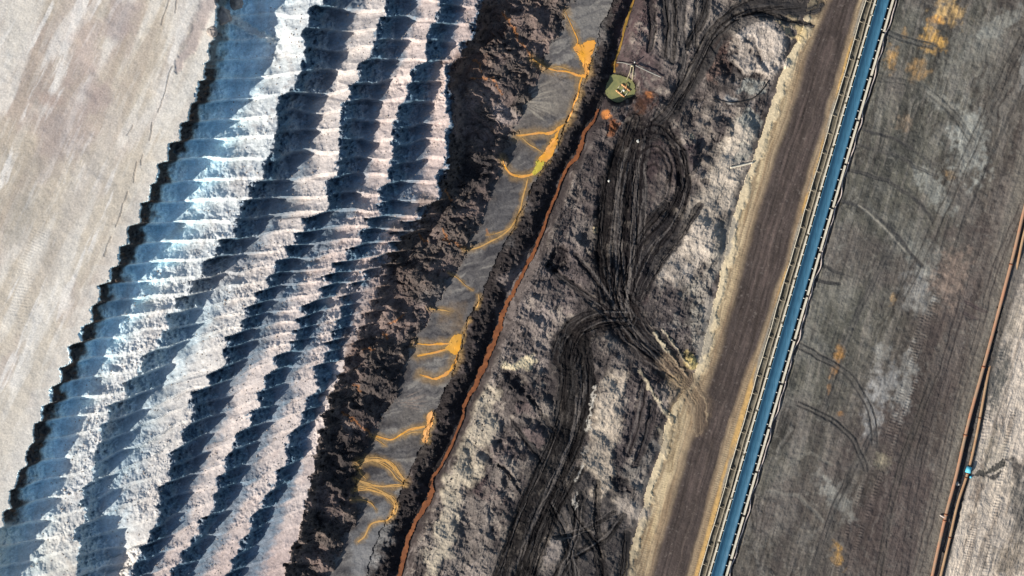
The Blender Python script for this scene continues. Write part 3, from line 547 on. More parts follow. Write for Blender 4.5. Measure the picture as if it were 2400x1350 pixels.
    s.mix(np.clip(sst(g6, .15, .6) * .35 * free * ed_, 0, 1), C(146, 137, 129), i); s.mix(np.clip(sst(-g6, .1, .6) * .5 * free, 0, 1), C(58, 54, 54), i)
    s.z[i] += (.17 * g1 + .18 * g3 + .55 * g5) * free * ed_
    # rust patches by the pond
    for j, (a, b, r, c) in enumerate([(1421, 268, 9, C(214, 138, 74)), (1436, 296, 13, C(140, 86, 54)), (1433, 312, 9, C(120, 76, 50)), (1515, 228, 22, C(82, 54, 44)), (1519, 222, 8, C(204, 132, 82)), (1500, 250, 14, C(78, 56, 46)), (1440, 150, 7, C(150, 100, 50))]):
        s.blob(a, b, r, r, c * .85, .75, 0, 0.6, 0.5, 400 + j, 8)
    # ochre and pale clay stains on the plain
    for j, (a, b, ru, rv, an, c, kk) in enumerate([
        (2225, 25, 36, 28, 30, C(216, 178, 118), .8), (2197, 48, 16, 12, 0, C(222, 164, 84), .95), (2178, 88, 20, 28, 5, C(214, 168, 96), .9), (2205, 98, 14, 26, -20, C(214, 168, 96), .9),
        (2088, 135, 14, 28, 10, C(206, 160, 96), .75), (2152, 165, 22, 26, 0, C(196, 156, 104), .6), (2120, 75, 9, 16, 0, C(190, 148, 90), .6),
        (1968, 830, 11, 22, 8, C(218, 158, 78), .95), (1955, 868, 9, 18, 20, C(196, 140, 74), .8), (1942, 912, 5, 14, 10, C(180, 130, 74), .7), (1968, 970, 7, 5, 0, C(170, 124, 74), .7),
        (2092, 703, 8, 14, 10, C(196, 160, 110), .7), (1965, 1302, 14, 26, -10, C(200, 152, 72), .8), (2226, 410, 12, 12, 0, C(190, 156, 112), .6),
        (2270, 350, 30, 60, -5, C(160, 160, 152), .85), (2285, 300, 18, 40, -15, C(150, 150, 142), .7), (2185, 440, 18, 50, -38, C(150, 150, 142), .75), (2210, 240, 36, 14, 30, C(158, 156, 146), .6),
        (2155, 680, 26, 38, 5, C(158, 156, 150), .7), (2165, 600, 26, 30, -30, C(142, 142, 134), .6), (2068, 900, 24, 32, 25, C(160, 158, 154), .8), (2045, 975, 17, 34, 0, C(160, 158, 154), .85), (2120, 900, 15, 60, 12, C(164, 162, 156), .7),
        (2065, 825, 14, 14, 0, C(150, 148, 142), .7), (1960, 1170, 16, 44, -38, C(152, 150, 142), .7), (2068, 1078, 16, 14, 0, C(160, 150, 128), .6), (2340, 60, 60, 14, -35, C(150, 150, 142), .6),
        (2280, 130, 60, 14, -30, C(134, 132, 124), .5), (2230, 650, 30, 50, 15, C(160, 140, 126), .5), (2120, 290, 20, 18, 20, C(172, 148, 122), .5),
        (2330, 1070, 24, 36, 20, C(186, 176, 160), .8), (2340, 870, 14, 60, 15, C(84, 84, 82), .9), (2375, 760, 12, 70, 12, C(110, 104, 96), .7), (2390, 640, 14, 40, 10, C(104, 100, 96), .9), (2385, 1100, 12, 30, -30, C(60, 58, 58), .9), (2392, 1200, 16, 70, 0, C(100, 94, 88), .9), (2370, 1310, 40, 26, -30, C(120, 110, 98), .8), (2290, 1150, 8, 50, 14, C(110, 98, 88), .8), (2318, 1060, 6, 40, 15, C(120, 112, 100), .7), (2350, 470, 16, 60, 12, C(126, 118, 110), .6), (2398, 160, 6, 40, 0, C(150, 148, 142), .6), (2345, 900, 9, 50, 15, C(92, 92, 88), .7), (2385, 640, 10, 50, 10, C(120, 112, 104), .6), (2395, 1180, 20, 70, 0, C(96, 94, 90), .7),
    ]):
        s.blob(a, b, ru * (.9 if c[0] > 2 * c[2] else 1.2), rv * (.9 if c[0] > 2 * c[2] else 1.2), c, kk * (.85 if c[0] > 2 * c[2] else 1), an, 0.7, 0.55, 420 + j, 12, grain=.6 if c[0] > 2 * c[2] else .4)
    # wheel tracks and curved scrapes over the plain
    W = [
        ([(2050, 60), (2120, 90), (2190, 110)], 8, C(84, 84, 82), .8), ([(2040, 180), (2150, 200), (2230, 260), (2280, 330)], 9, C(86, 84, 80), .5),
        ([(2010, 300), (2110, 330), (2200, 390)], 5, C(80, 78, 76), .6), ([(2000, 335), (2100, 365), (2190, 410)], 5, C(80, 78, 76), .6), ([(1995, 400), (2080, 420), (2160, 480), (2190, 520)], 6, C(78, 76, 74), .6),
        ([(1975, 470), (2040, 490), (2110, 560), (2160, 620)], 6, C(76, 75, 74), .65), ([(2010, 480), (2060, 520), (2120, 590)], 3, C(160, 154, 142), .5),
        ([(2400, 90), (2330, 230), (2240, 430), (2180, 560), (2110, 700)], 14, C(78, 74, 70), .5), ([(2400, 200), (2300, 420), (2230, 600)], 5, C(70, 68, 66), .5),
        ([(1850, 800), (1920, 835), (1990, 880), (2040, 960), (2050, 1040)], 9, C(78, 76, 74), .7), ([(1870, 945), (1950, 985), (2000, 1030), (2030, 1100)], 7, C(74, 72, 70), .7),
        ([(2190, 880), (2130, 1040), (2090, 1180), (2060, 1350)], 9, C(78, 74, 70), .5), ([(2260, 700), (2200, 900), (2150, 1100), (2120, 1350)], 12, C(78, 72, 70), .5),
        ([(2050, 1010), (1960, 1180), (1900, 1350)], 8, C(80, 78, 76), .45), ([(2100, 560), (2000, 760), (1930, 960)], 7, C(84, 82, 80), .4),
        ([(1850, 1090), (1900, 1060), (1950, 1090)], 4, C(140, 136, 126), .4), ([(1800, 1150), (1870, 1160), (1930, 1220)], 5, C(134, 130, 122), .4),
        ([(2262, 710), (2310, 730)], 5, C(84, 74, 74), .7), ([(2262, 735), (2290, 750)], 4, C(84, 74, 74), .6),
        ([(1915, 620), (1975, 640)], 5, C(70, 69, 68), .8), ([(1910, 655), (1965, 668)], 5, C(70, 69, 68), .8), ([(2400, 480), (2330, 640), (2300, 760), (2240, 960), (2200, 1140), (2150, 1340)], 10, C(88, 80, 76), .5),
    ]
    for j, (p, wd, c, kk) in enumerate(W):
        if wd < 7: s.stroke(p, wd * .8, c * .85, min(1, kk * 1.2), rough=3, soft=0.45, seed=500 + j, dz=-0.06, streak=.5, rutw=3.5, sc=30); continue
        s.stroke(p, wd * 1.2, c, kk * .7, rough=5, soft=0.5, seed=500 + j, streak=.6, rutw=3.0, sc=22)
        for sg_ in (-1, 1):
            pp = []
            for a_ in range(len(p)):
                x0, y0 = p[max(a_ - 1, 0)]; x1, y1 = p[min(a_ + 1, len(p) - 1)]; L_ = math.hypot(x1 - x0, y1 - y0)
                pp.append((p[a_][0] - (y1 - y0) / L_ * wd * .7 * sg_, p[a_][1] + (x1 - x0) / L_ * wd * .7 * sg_))
            s.stroke(smooth_path(pp, 4), 2.2, c * .7, min(1, kk * 1.1), rough=2, soft=0.5, seed=540 + j, dz=-0.09, sc=30, streak=.4, rutw=3)
    # crawler prints: a ladder of short bars along two bands
    for j, (p, wd) in enumerate([([(2195, 690), (2150, 820), (2110, 930), (2070, 1060)], 8), ([(2165, 740), (2120, 860)], 7), ([(2165, 850), (2120, 960), (2080, 1080)], 6), ([(2030, 1110), (1990, 1230), (1960, 1350)], 5), ([(2065, 1110), (2020, 1240), (1985, 1350)], 6),
                                 ([(1370, 930), (1350, 1020), (1320, 1100), (1270, 1200)], 7), ([(1340, 930), (1325, 1010)], 6), ([(1500, 1040), (1480, 1110)], 9), ([(100, 540), (60, 640), (40, 760)], 22), ([(2350, 820), (2310, 1000), (2290, 1200), (2260, 1340)], 9), ([(2375, 960), (2340, 1150), (2310, 1340)], 8)]):
        i = s.near(p, wd * 1.5)
        if not len(i): continue
        d, al_ = dist_line(s.u[i], s.v[i], p)
        L = sum(math.dist(p[q], p[q + 1]) for q in range(len(p) - 1))
        m = (1 - sst(d / wd, 0.85, 1.05)) * (0.5 + 0.5 * np.sin(al_ * L * 2 * math.pi / 7.0)) * sst(fbm(s.u[i], s.v[i], 40, 2, 530 + j), -0.7, 0.1)
        am = .3 if wd > 15 else 1
        s.z[i] += 0.07 * m * am; s.col[i] *= (1 + 0.22 * am * (m - 0.4))[:, None]
    # gully of black slurry between the two pipes and its side arm
    s.stroke([(2345, 720), (2318, 830), (2285, 960), (2265, 1040), (2256, 1110), (2245, 1180), (2225, 1260), (2215, 1290)], [4, 5, 8, 10, 9, 11, 9, 5], C(64, 64, 66), .95, rough=3, soft=.25, seed=560, dz=-0.35)
    s.stroke([(2288, 1112), (2310, 1108), (2330, 1100), (2352, 1086)], [4, 6, 6, 7], C(62, 62, 60), .9, rough=6, soft=.3, seed=561, dz=-0.15)
    s.stroke([(2310, 1112), (2325, 1122), (2345, 1105)], [3, 4, 5], C(70, 68, 66), .9, rough=6, soft=.3, seed=562)
    # cracks near the plateau edge
    for j, p in enumerate([[(405, 155), (392, 190), (383, 230), (370, 262)], [(356, 285), (352, 330)], [(334, 362), (330, 385)], [(320, 378), (313, 425)], [(300, 450), (285, 495), (272, 530)], [(312, 292), (300, 315)], [(397, 0), (385, 30), (378, 58)], [(260, 555), (245, 600)], [(415, 0), (412, 30)]]):
        s.stroke(p, 1.9, C(140, 130, 120), .6, rough=2, soft=.6, seed=570 + j, dz=-0.12, sc=14)
    # sag and tumbled sand at the north end of the edge
    s.stroke([(492, 5), (470, 50), (445, 110), (418, 160)], [18, 16, 14, 8], C(176, 162, 156), .8, rough=6, soft=.6, seed=580, dz=-0.25, sc=16)
    s.stroke([(525, 40), (560, 50), (600, 75), (640, 95)], [12, 10, 8, 6], C(214, 214, 208), .8, rough=4, soft=.4, seed=581, dz=1.0)
    # warm stains in the plateau sand
    for j, (a, b, ru, rv, an, c, kk) in enumerate([(290, 40, 34, 50, 20, C(168, 154, 150), .7), (200, 110, 34, 60, 25, C(182, 166, 158), .6), (215, 215, 44, 50, 25, C(168, 152, 146), .7), (150, 300, 60, 60, 20, C(166, 152, 146), .6), (120, 235, 30, 18, 10, C(170, 150, 140), .6), (110, 370, 34, 70, 25, C(164, 152, 144), .6), (230, 390, 40, 110, 22, C(188, 180, 170), .6), (60, 480, 30, 100, 20, C(170, 162, 150), .6),
                                                   (160, 520, 24, 110, 22, C(190, 182, 172), .6), (100, 640, 26, 60, 20, C(176, 166, 154), .5)]):
        s.blob(a, b, ru, rv, c, kk, an, 0.5, 0.6, 590 + j, 30)
    for j, (a, b, ru, rv, an, c, kk) in enumerate([(1095, 155, 50, 36, -20, C(112, 92, 82), .8), (1150, 45, 34, 55, 15, C(98, 80, 72), .8), (1185, 268, 44, 18, 28, C(160, 146, 140), .85), (930, 670, 36, 50, 15, C(92, 80, 75), .7), (865, 740, 34, 60, 20, C(146, 128, 120), .8), (832, 820, 34, 36, 15, C(116, 98, 90), .8), (830, 690, 34, 18, 0, C(165, 154, 152), .8), (885, 640, 26, 26, 0, C(130, 118, 116), .7), (812, 985, 24, 16, 40, C(150, 132, 120), .7), (960, 545, 50, 30, -20, C(104, 92, 86), .6), (1030, 600, 40, 26, 0, C(100, 90, 84), .6), (1000, 480, 26, 20, 0, C(90, 76, 68), .6), (1215, 210, 30, 30, 0, C(60, 56, 56), .6), (1120, 400, 40, 60, 10, C(50, 48, 50), .8), (900, 880, 50, 40, 10, C(58, 55, 56), .7), (830, 1080, 50, 120, 10, C(50, 47, 48), .75)]):  # coal slope tones; the black patch below the fourth crest paints its shadow
        s.blob(a, b, ru, rv, c, kk, an, 0.6, 0.5, 700 + j, 18)
    # iron run-off stains down the coal slope
    RUN = [[(1205, 60), (1215, 90), (1240, 125), (1262, 150)], [(1180, 30), (1205, 75)], [(1100, 185), (1150, 182), (1180, 220)], [(1110, 140), (1130, 165)], [(1045, 445), (1060, 470)], [(980, 550), (1000, 565)], [(1035, 535), (1055, 570)], [(1140, 540), (1145, 560)], [(945, 740), (910, 760)], [(880, 820), (850, 815)], [(830, 900), (845, 920)], [(800, 965), (830, 985), (870, 1020)], [(1040, 560), (1090, 580)], [(905, 790), (900, 775)]]
    for j, p in enumerate(RUN):
        s.stroke(p, 2.3, C(176, 116, 66), .6, rough=5, soft=.6, seed=620 + j, sc=9)
    # yellow-grey run on the mud flat
    for j, (a, b, ru, rv, an, c, kk) in enumerate([(1075, 1, 1, 1, 0, C(0, 0, 0), 0), (1060, 740, 26, 34, 0, C(120, 96, 66), .5), (1300, 235, 50, 40, 0, C(132, 124, 114), .6), (1235, 300, 40, 60, 10, C(108, 100, 92), .5), (1380, 60, 40, 60, 10, C(112, 110, 108), .5), (1180, 500, 40, 60, 15, C(100, 98, 98), .5), (890, 1230, 30, 40, 0, C(130, 130, 130), .6), (850, 1300, 30, 40, 0, C(150, 150, 150), .5), (1040, 700, 40, 50, 0, C(120, 116, 114), .4), (960, 1010, 40, 50, 0, C(104, 98, 92), .5)]):
        s.blob(a, b, ru, rv, c, kk, an, 0.6, 0.6, 650 + j, 22)
    for j, (p, wd) in enumerate(THR):
        s.stroke(smooth_path(p, 3), max(wd) * 2.6 + 2, C(152, 124, 84), .6, rough=4, soft=.7, seed=800 + j, sc=12)
    for j, p in enumerate(POOL):
        cx_, cy_ = np.mean(p, 0); s.stroke([*p, p[0]], 6, C(140, 116, 78), .6, rough=4, soft=.7, seed=840 + j, sc=10)
    # fans of silt spreading from the gullies
    for j, (cu, cv, a0, a1, R, c) in enumerate([(1215, 235, -0.9, 0.9, 110, C(150, 142, 130)), (1320, 30, 0.2, 1.3, 60, C(130, 126, 120)), (920, 945, -0.7, 0.4, 90, C(142, 128, 118)), (1275, 170, -0.2, 1.0, 80, C(132, 124, 116)), (1010, 760, -0.5, 0.7, 70, C(122, 114, 106))]):
        i = s.near([(cu, cv)], R)
        x = s.u[i] - cu; y = s.v[i] - cv; r = np.hypot(x, y); a = np.arctan2(y, x)
        q = fbm(a * 60, r * 0.06, 3.0, 3, 670 + j)
        m = sst(q, -0.1, 0.5) * (1 - sst(r, R * 0.5, R)) * sst(r, 4, 14) * sst(a, a0, a0 + .25) * (1 - sst(a, a1 - .25, a1)) * 1.0 * (s.zone[i] == 3)
        s.mix(m, c, i)

def to_world(u, v, z):
    k = (H - z) / H
    return np.stack([(u - 1200) / 10.0 * k, (675 - v) / 10.0 * k, z], -1)

def axis(lo, hi, step, far):
    a = np.arange(lo, hi + .1, step); g = []; d = step; x = hi
    while x < hi + far: d = min(d * 1.18, 400); x += d; g.append(x)
    g = np.array(g); return np.concatenate([(lo - (g - hi))[::-1], a, g])
UA = axis(-110, 2510, 2.0, 4000); VA = axis(-110, 1460, 2.0, 4000)
UU, VV = np.meshgrid(UA, VA)
G = Field(UU, VV)
GZ = G.z.reshape(UU.shape)
def zat(u, v):
    i = np.clip(np.searchsorted(UA, u) - 1, 0, len(UA) - 2); j = np.clip(np.searchsorted(VA, v) - 1, 0, len(VA) - 2)
    a = (u - UA[i]) / (UA[i + 1] - UA[i]); b = (v - VA[j]) / (VA[j + 1] - VA[j])
    return (GZ[j, i] * (1 - a) + GZ[j, i + 1] * a) * (1 - b) + (GZ[j + 1, i] * (1 - a) + GZ[j + 1, i + 1] * a) * b
def pt(u, v, dz=0.0, z=None):
    zz = (float(zat(u, v)) if z is None else z) + dz
    k = (H - zz) / H
    return Vector(((u - 1200) / 10 * k, (675 - v) / 10 * k, zz))

# ------------------------------------------------------------------ materials
def new_mat(name, rough=0.9, spec=0.2):
    m = bpy.data.materials.new(name); m.use_nodes = True
    b = m.node_tree.nodes['Principled BSDF']; b.inputs['Roughness'].default_value = rough
    b.inputs['Specular IOR Level'].default_value = spec
    return m, m.node_tree, b
def ground_mat():
    m, t, b = new_mat('earth', 1.0, 0.0)
    at = t.nodes.new('ShaderNodeVertexColor'); at.layer_name = 'Col'
    tc = t.nodes.new('ShaderNodeTexCoord')
    n = t.nodes.new('ShaderNodeTexNoise'); n.inputs['Scale'].default_value = 2.6; n.inputs['Detail'].default_value = 8; n.inputs['Roughness'].default_value = 0.7
    t.links.new(tc.outputs['Object'], n.inputs['Vector'])
    r = t.nodes.new('ShaderNodeMapRange'); r.inputs[1].default_value = 0.3; r.inputs[2].default_value = 0.7; r.inputs[3].default_value = 0.74; r.inputs[4].default_value = 1.26
    t.links.new(n.outputs['Fac'], r.inputs[0])
    mu = t.nodes.new('ShaderNodeVectorMath'); mu.operation = 'SCALE'
    t.links.new(at.outputs['Color'], mu.inputs[0]); t.links.new(r.outputs[0], mu.inputs['Scale'])
    t.links.new(mu.outputs[0], b.inputs['Base Color'])
    bp = t.nodes.new('ShaderNodeBump'); bp.inputs['Strength'].default_value = 0.55; bp.inputs['Distance'].default_value = 0.12
    t.links.new(n.outputs['Fac'], bp.inputs['Height']); t.links.new(bp.outputs[0], b.inputs['Normal'])
    return m
def flat_mat(name, rgb, rough=0.7, spec=0.3, var=0.15, scale=3.0, metal=0.0, rgb2=None, stretch=None):
    m, t, b = new_mat(name, rough, spec); b.inputs['Metallic'].default_value = metal
    tc = t.nodes.new('ShaderNodeTexCoord'); n = t.nodes.new('ShaderNodeTexNoise'); n.inputs['Scale'].default_value = scale; n.inputs['Detail'].default_value = 6
    if stretch:
        mp = t.nodes.new('ShaderNodeMapping'); mp.inputs['Rotation'].default_value = (0, 0, stretch[0]); mp.inputs['Scale'].default_value = stretch[1]
        t.links.new(tc.outputs['Object'], mp.inputs[0]); t.links.new(mp.outputs[0], n.inputs['Vector'])
    else: t.links.new(tc.outputs['Object'], n.inputs['Vector'])
    cr = t.nodes.new('ShaderNodeValToRGB'); a = np.array(rgb); b2 = np.array(rgb2) if rgb2 is not None else a * (1 + var)
    a1 = a if rgb2 is not None else a * (1 - var)
    cr.color_ramp.elements[0].position = 0.32; cr.color_ramp.elements[0].color = (*a1, 1)
    cr.color_ramp.elements[1].position = 0.68; cr.color_ramp.elements[1].color = (*b2, 1)
    t.links.new(n.outputs['Fac'], cr.inputs[0]); t.links.new(cr.outputs[0], b.inputs['Base Color'])
    return m
M_earth = ground_mat()
RD = math.atan2(0.2895, 1)
M = dict(
    belt=flat_mat('blue_rubber', C(52, 96, 120), .5, .4, .2, 1.0, stretch=(-RD, (7, 0.12, 1))),
    dark=flat_mat('dark_steel', C(30, 32, 34), .7, .3),
    white=flat_mat('galvanised_steel', C(196, 194, 184), .5, .5, .08),
    rail=flat_mat('weathered_steel', C(214, 204, 182), .6, .4, .14, 2),
    railg=flat_mat('dusty_steel', C(142, 132, 114), .8, .2, .15, 2),
    cable=flat_mat('dusty_cable', C(206, 190, 180), .7, .2, .08),
    pipe=flat_mat('rusty_pipe', C(170, 124, 98), .8, .1, .1, 0.4, rgb2=C(150, 130, 108)),
    flange=flat_mat('rust_flange', C(120, 70, 44), .8, .2),
    cyan=flat_mat('cyan_paint', C(96, 190, 214), .6, .3, .05),
    tan=flat_mat('tan_float', C(212, 160, 112), .7, .2, .08),
    pipeb=flat_mat('tan_pipe', C(168, 142, 112), .8, .1, .1, 0.4, rgb2=C(160, 124, 94)),
    hose=flat_mat('pale_hose', C(172, 162, 132), .7, .2, .08),
    black=flat_mat('black_hose', C(36, 34, 34), .7, .3),
    grey=flat_mat('grey_pipe', C(138, 136, 128), .6, .3, .08),
    red=flat_mat('iron_water', C(148, 92, 56), .5, .2, .08, 0.8, rgb2=C(112, 68, 44)),
    ochre=flat_mat('ochre_water', C(232, 164, 56), .5, .15, .05, 0.3, rgb2=C(222, 158, 92)),
    olive=flat_mat('ochre_brown_water', C(146, 118, 52), .5, .3, .1, 0.6, rgb2=C(176, 132, 60)),
    pond=flat_mat('green_water', C(146, 142, 94), .35, .25, .05, 0.9, rgb2=C(122, 126, 86)),
    stone=flat_mat('pale_stone', C(168, 156, 146), .9, .2, .2, 1.5),
    clod=flat_mat('dark_clod', C(74, 68, 66), .95, .1, .3, 0.7),
)

def tag(o, label=None, cat=None, group=None, kind=None):
    if label: o['label'] = label
    if cat: o['category'] = cat
    if group: o['group'] = group
    if kind: o['kind'] = kind
    return o

# ------------------------------------------------------------------ the ground, cut into its zones along shared edges
def build_ground():
    nu, nv = len(UA), len(VA)
    co = to_world(G.u, G.v, G.z).astype(np.float32)
    col = np.concatenate([np.clip(G.col, 0.004, 0.9), np.ones((len(G.u), 1))], 1).astype(np.float32)
    idx = np.arange(nu * nv).reshape(nv, nu)
    q = np.stack([idx[1:, :-1], idx[1:, 1:], idx[:-1, 1:], idx[:-1, :-1]], -1).reshape(-1, 4)
    zn = G.zone.reshape(nv, nu)[:-1, :-1].ravel()
    names = {0: 'sand_plateau', 1: 'spoil_slope', 2: 'coal_slope', 3: 'mud_flat', 4: 'embankment', 5: 'tipped_ground', 6: 'road', 7: 'ground'}
    for zi, nm in names.items():
        f = q[zn == zi]; used, inv = np.unique(f.ravel(), return_inverse=True)
        me = bpy.data.meshes.new(nm)
        me.vertices.add(len(used)); me.vertices.foreach_set('co', co[used].ravel())
        me.loops.add(len(inv)); me.loops.foreach_set('vertex_index', inv.astype(np.int32))
        me.polygons.add(len(f)); me.polygons.foreach_set('loop_start', np.arange(0, len(inv), 4, dtype=np.int32))
        me.update(calc_edges=True)
        a = me.color_attributes.new('Col', 'FLOAT_COLOR', 'POINT'); a.data.foreach_set('color', col[used].ravel())
        me.polygons.foreach_set('use_smooth', np.zeros(len(f), bool))
        me.materials.append(M_earth)
        o = bpy.data.objects.new(nm, me); COL.objects.link(o); tag(o, kind='structure')
build_ground()

# ------------------------------------------------------------------ mesh helpers
def obj(name, bm, mat, parent=None, smooth=True):
    me = bpy.data.meshes.new(name); bmesh.ops.recalc_face_normals(bm, faces=bm.faces[:]); bm.to_mesh(me); bm.free()
    if smooth:
        for p in me.polygons: p.use_smooth = True
    me.materials.append(mat); o = bpy.data.objects.new(name, me); COL.objects.link(o)
    if parent is not None:
        o.parent = parent; o.matrix_parent_inverse = parent.matrix_world.inverted() if False else o.matrix_parent_inverse
    return o
def empty(name, loc=(0, 0, 0)):
    o = bpy.data.objects.new(name, None); COL.objects.link(o); o.location = loc; return o
def tube(bm, pts, r, seg=8, cap=True):
    rings = []
    pts = [Vector(p) for p in pts]
    for i, p in enumerate(pts):
        d = (pts[min(i + 1, len(pts) - 1)] - pts[max(i - 1, 0)]).normalized()
        a = d.cross(Vector((0, 0, 1)))
        if a.length < 1e-3: a = Vector((1, 0, 0))
        a.normalize(); b = d.cross(a).normalized()
        rr = r[i] if hasattr(r, '__len__') else r
        rings.append([bm.verts.new(p + (a * math.cos(t) + b * math.sin(t)) * rr) for t in [2 * math.pi * k / seg for k in range(seg)]])
    for A, B in zip(rings, rings[1:]):
        for k in range(seg): bm.faces.new((A[k], A[(k + 1) % seg], B[(k + 1) % seg], B[k]))
    if cap: bm.faces.new(rings[0]); bm.faces.new(rings[-1][::-1])
def box(bm, c, sx, sy, sz, rz=0.0, bev=0.0):
    r = bmesh.ops.create_cube(bm, size=1.0); vs = r['verts']
    cs_, sn = math.cos(rz), math.sin(rz)
    for v_ in vs:
        x, y, z = v_.co.x * sx, v_.co.y * sy, v_.co.z * sz
        v_.co = Vector((c[0] + x * cs_ - y * sn, c[1] + x * sn + y * cs_, c[2] + z))
    if bev: bmesh.ops.bevel(bm, geom=list({e for v_ in vs for e in v_.link_edges}), offset=bev, segments=2, affect='EDGES')
# ------------------------------------------------------------------ water: sheets lying in the drain, the pond and the pools
def ribbon(name, pts, wd, mat, lift=0.03, level=None, ragged=0.3, seed=0, n=8, across=3):
    """a wet ribbon that follows the ground; wd = half widths in map units"""
    wd = wd if hasattr(wd, '__len__') else [wd] * len(pts)
    sp = smooth_path([(p[0], p[1], q) for p, q in zip(pts, wd)], n)
    rnd = random.Random(seed); bm = bmesh.new(); prev = None
    k1 = [rnd.uniform(0, 6) for _ in range(4)]
    for i, (a, b, q) in enumerate(sp):
        a0 = sp[max(i - 1, 0)]; a1 = sp[min(i + 1, len(sp) - 1)]
        dx, dy = a1[0] - a0[0], a1[1] - a0[1]; L = math.hypot(dx, dy) + 1e-6; nx, ny = -dy / L, dx / L
        e = [1 + ragged * (rnd.uniform(-1, 1) * .7 + math.sin(i * .55 + k1[s]) * .5) for s in (0, 1)]
        row = []
        for k in range(across + 1):
            t = k / across * 2 - 1; w_ = q * (e[0] if t < 0 else e[1])
            uu, vv = a + nx * t * w_, b + ny * t * w_
            row.append(bm.verts.new(pt(uu, vv, lift) if level is None else pt(uu, vv, 0, z=level(uu, vv))))
        if prev:
            for k in range(across): bm.faces.new((prev[k], prev[k + 1], row[k + 1], row[k]))
        prev = row
    return tag(obj(name, bm, mat), kind='structure')
def sheet(name, outline, mat, lift=0.03, level=None, rag=1.2, seed=0):
    """a pool: ragged outline filled and draped"""
    rnd = random.Random(seed); sp = smooth_path(list(outline) + [outline[0]], 6)[:-1]
    cx = sum(p[0] for p in sp) / len(sp); cy = sum(p[1] for p in sp) / len(sp)
    bm = bmesh.new(); rings = []
    for s_ in (1.0, .8, .6, .4, .2):
        ring = []
        for a, b in [(p[0] + rnd.uniform(-rag, rag), p[1] + rnd.uniform(-rag, rag)) for p in sp]:
            uu, vv = cx + (a - cx) * s_, cy + (b - cy) * s_
            ring.append(bm.verts.new(pt(uu, vv, lift) if level is None else pt(uu, vv, 0, z=level)))
        rings.append(ring)
    for A, B in zip(rings, rings[1:]):
        for k in range(len(A)): bm.faces.new((A[k], A[(k + 1) % len(A)], B[(k + 1) % len(A)], B[k]))
    bm.faces.new(rings[-1])
    return tag(obj(name, bm, mat), kind='structure')

red_pts = [p for p in STREAM if p[1] >= 250]
ribbon('stream', red_pts, [2, 3, 3.6, 4.8, 3, 3, 2.6, 3.6, 3.6, 4.5, 5, 6.5, 6, 5.5, 3.6, 2.6, 2.8, 3.6, 5.4, 6, 4.4, 5, 5.6, 6.4, 6.4], M['red'], 0, lambda a_, b_: -3.0, 0.55, 1, 14)
ribbon('stream', [(1500, -60), (1485, 0), (1465, 60), (1455, 105), (1441, 145), (1440, 170)], [3, 3, 2.4, 2, 1.8, 2], M['olive'], 0.08, None, 0.4, 2, 8)
PONDZ = -3.55
sheet('pond', [(1430, 177), (1437, 174), (1450, 176), (1463, 180), (1476, 185), (1485, 194), (1489, 207), (1487, 220), (1478, 228), (1467, 231), (1457, 238), (1446, 240), (1436, 236), (1427, 229), (1420, 221), (1419, 208), (1422, 196), (1427, 188)], M['pond'], level=PONDZ, rag=0.6, seed=4)
for j, p in enumerate(POOL): sheet('pool', p, (M['ochre'], M['ochre'], flat_mat('lime_ochre_water', C(192, 176, 74), .4, .2, .1, .5), flat_mat('yellow_ochre_water', C(228, 162, 58), .5, .15, .05, .35, rgb2=C(206, 156, 76)), flat_mat('peach_water', C(232, 176, 116), .5, .15, .05, .3, rgb2=C(226, 160, 84)))[j], 0.05, rag=1.8, seed=20 + j)
def braid(pts, k, spread, sd_):
    r_ = random.Random(sd_)
    for j in range(k):
        n_ = len(pts); ph1, a1 = r_.uniform(0, 6), r_.uniform(.4, 1) * spread; fr = r_.uniform(1.2, 3.2)
        q = []
        for i_, p in enumerate(pts):
            t = i_ / (n_ - 1); o_ = a1 * math.sin(ph1 + fr * math.pi * t)
            dx = pts[min(i_ + 1, n_ - 1)][0] - pts[max(i_ - 1, 0)][0]; dy = pts[min(i_ + 1, n_ - 1)][1] - pts[max(i_ - 1, 0)][1]; L_ = math.hypot(dx, dy) + 1e-6
            q.append((p[0] - dy / L_ * o_, p[1] + dx / L_ * o_))
        ribbon('stream', q, [r_.uniform(.5, 1.1) for _ in q], THIN, 0.04, None, .5, sd_ * 10 + j, 8, 1)
THIN = flat_mat('pale_ochre_water', C(204, 154, 82), .6, .2, .1, 0.3, rgb2=C(186, 150, 98))
for j, (p, wd) in enumerate(THR): ribbon('stream', p, [x * .8 * (.45 if q in (0, len(wd) - 1) else 1) for q, x in enumerate(wd)], M['ochre'] if max(wd) > 2.5 and j < 17 else THIN, 0.045, None, 0.45, 40 + j, 10, 2)
for j, (p, k_, sp_) in enumerate(((THR[16][0], 2, 5), (THR[18][0], 3, 7), (THR[21][0], 3, 6), (THR[22][0], 3, 7), (THR[1][0], 2, 3), (THR[10][0], 2, 4), (THR[11][0], 2, 4), (THR[12][0], 1, 5), (THR[7][0], 2, 4), (THR[8][0], 1, 3), (THR[4][0], 2, 4), (THR[25][0], 2, 4))): braid(p, k_, sp_, 300 + j)
ribbon('stream', [(2278, 1000), (2262, 1060)], [5, 5], M['black'], 0.02, None, .3, 90)

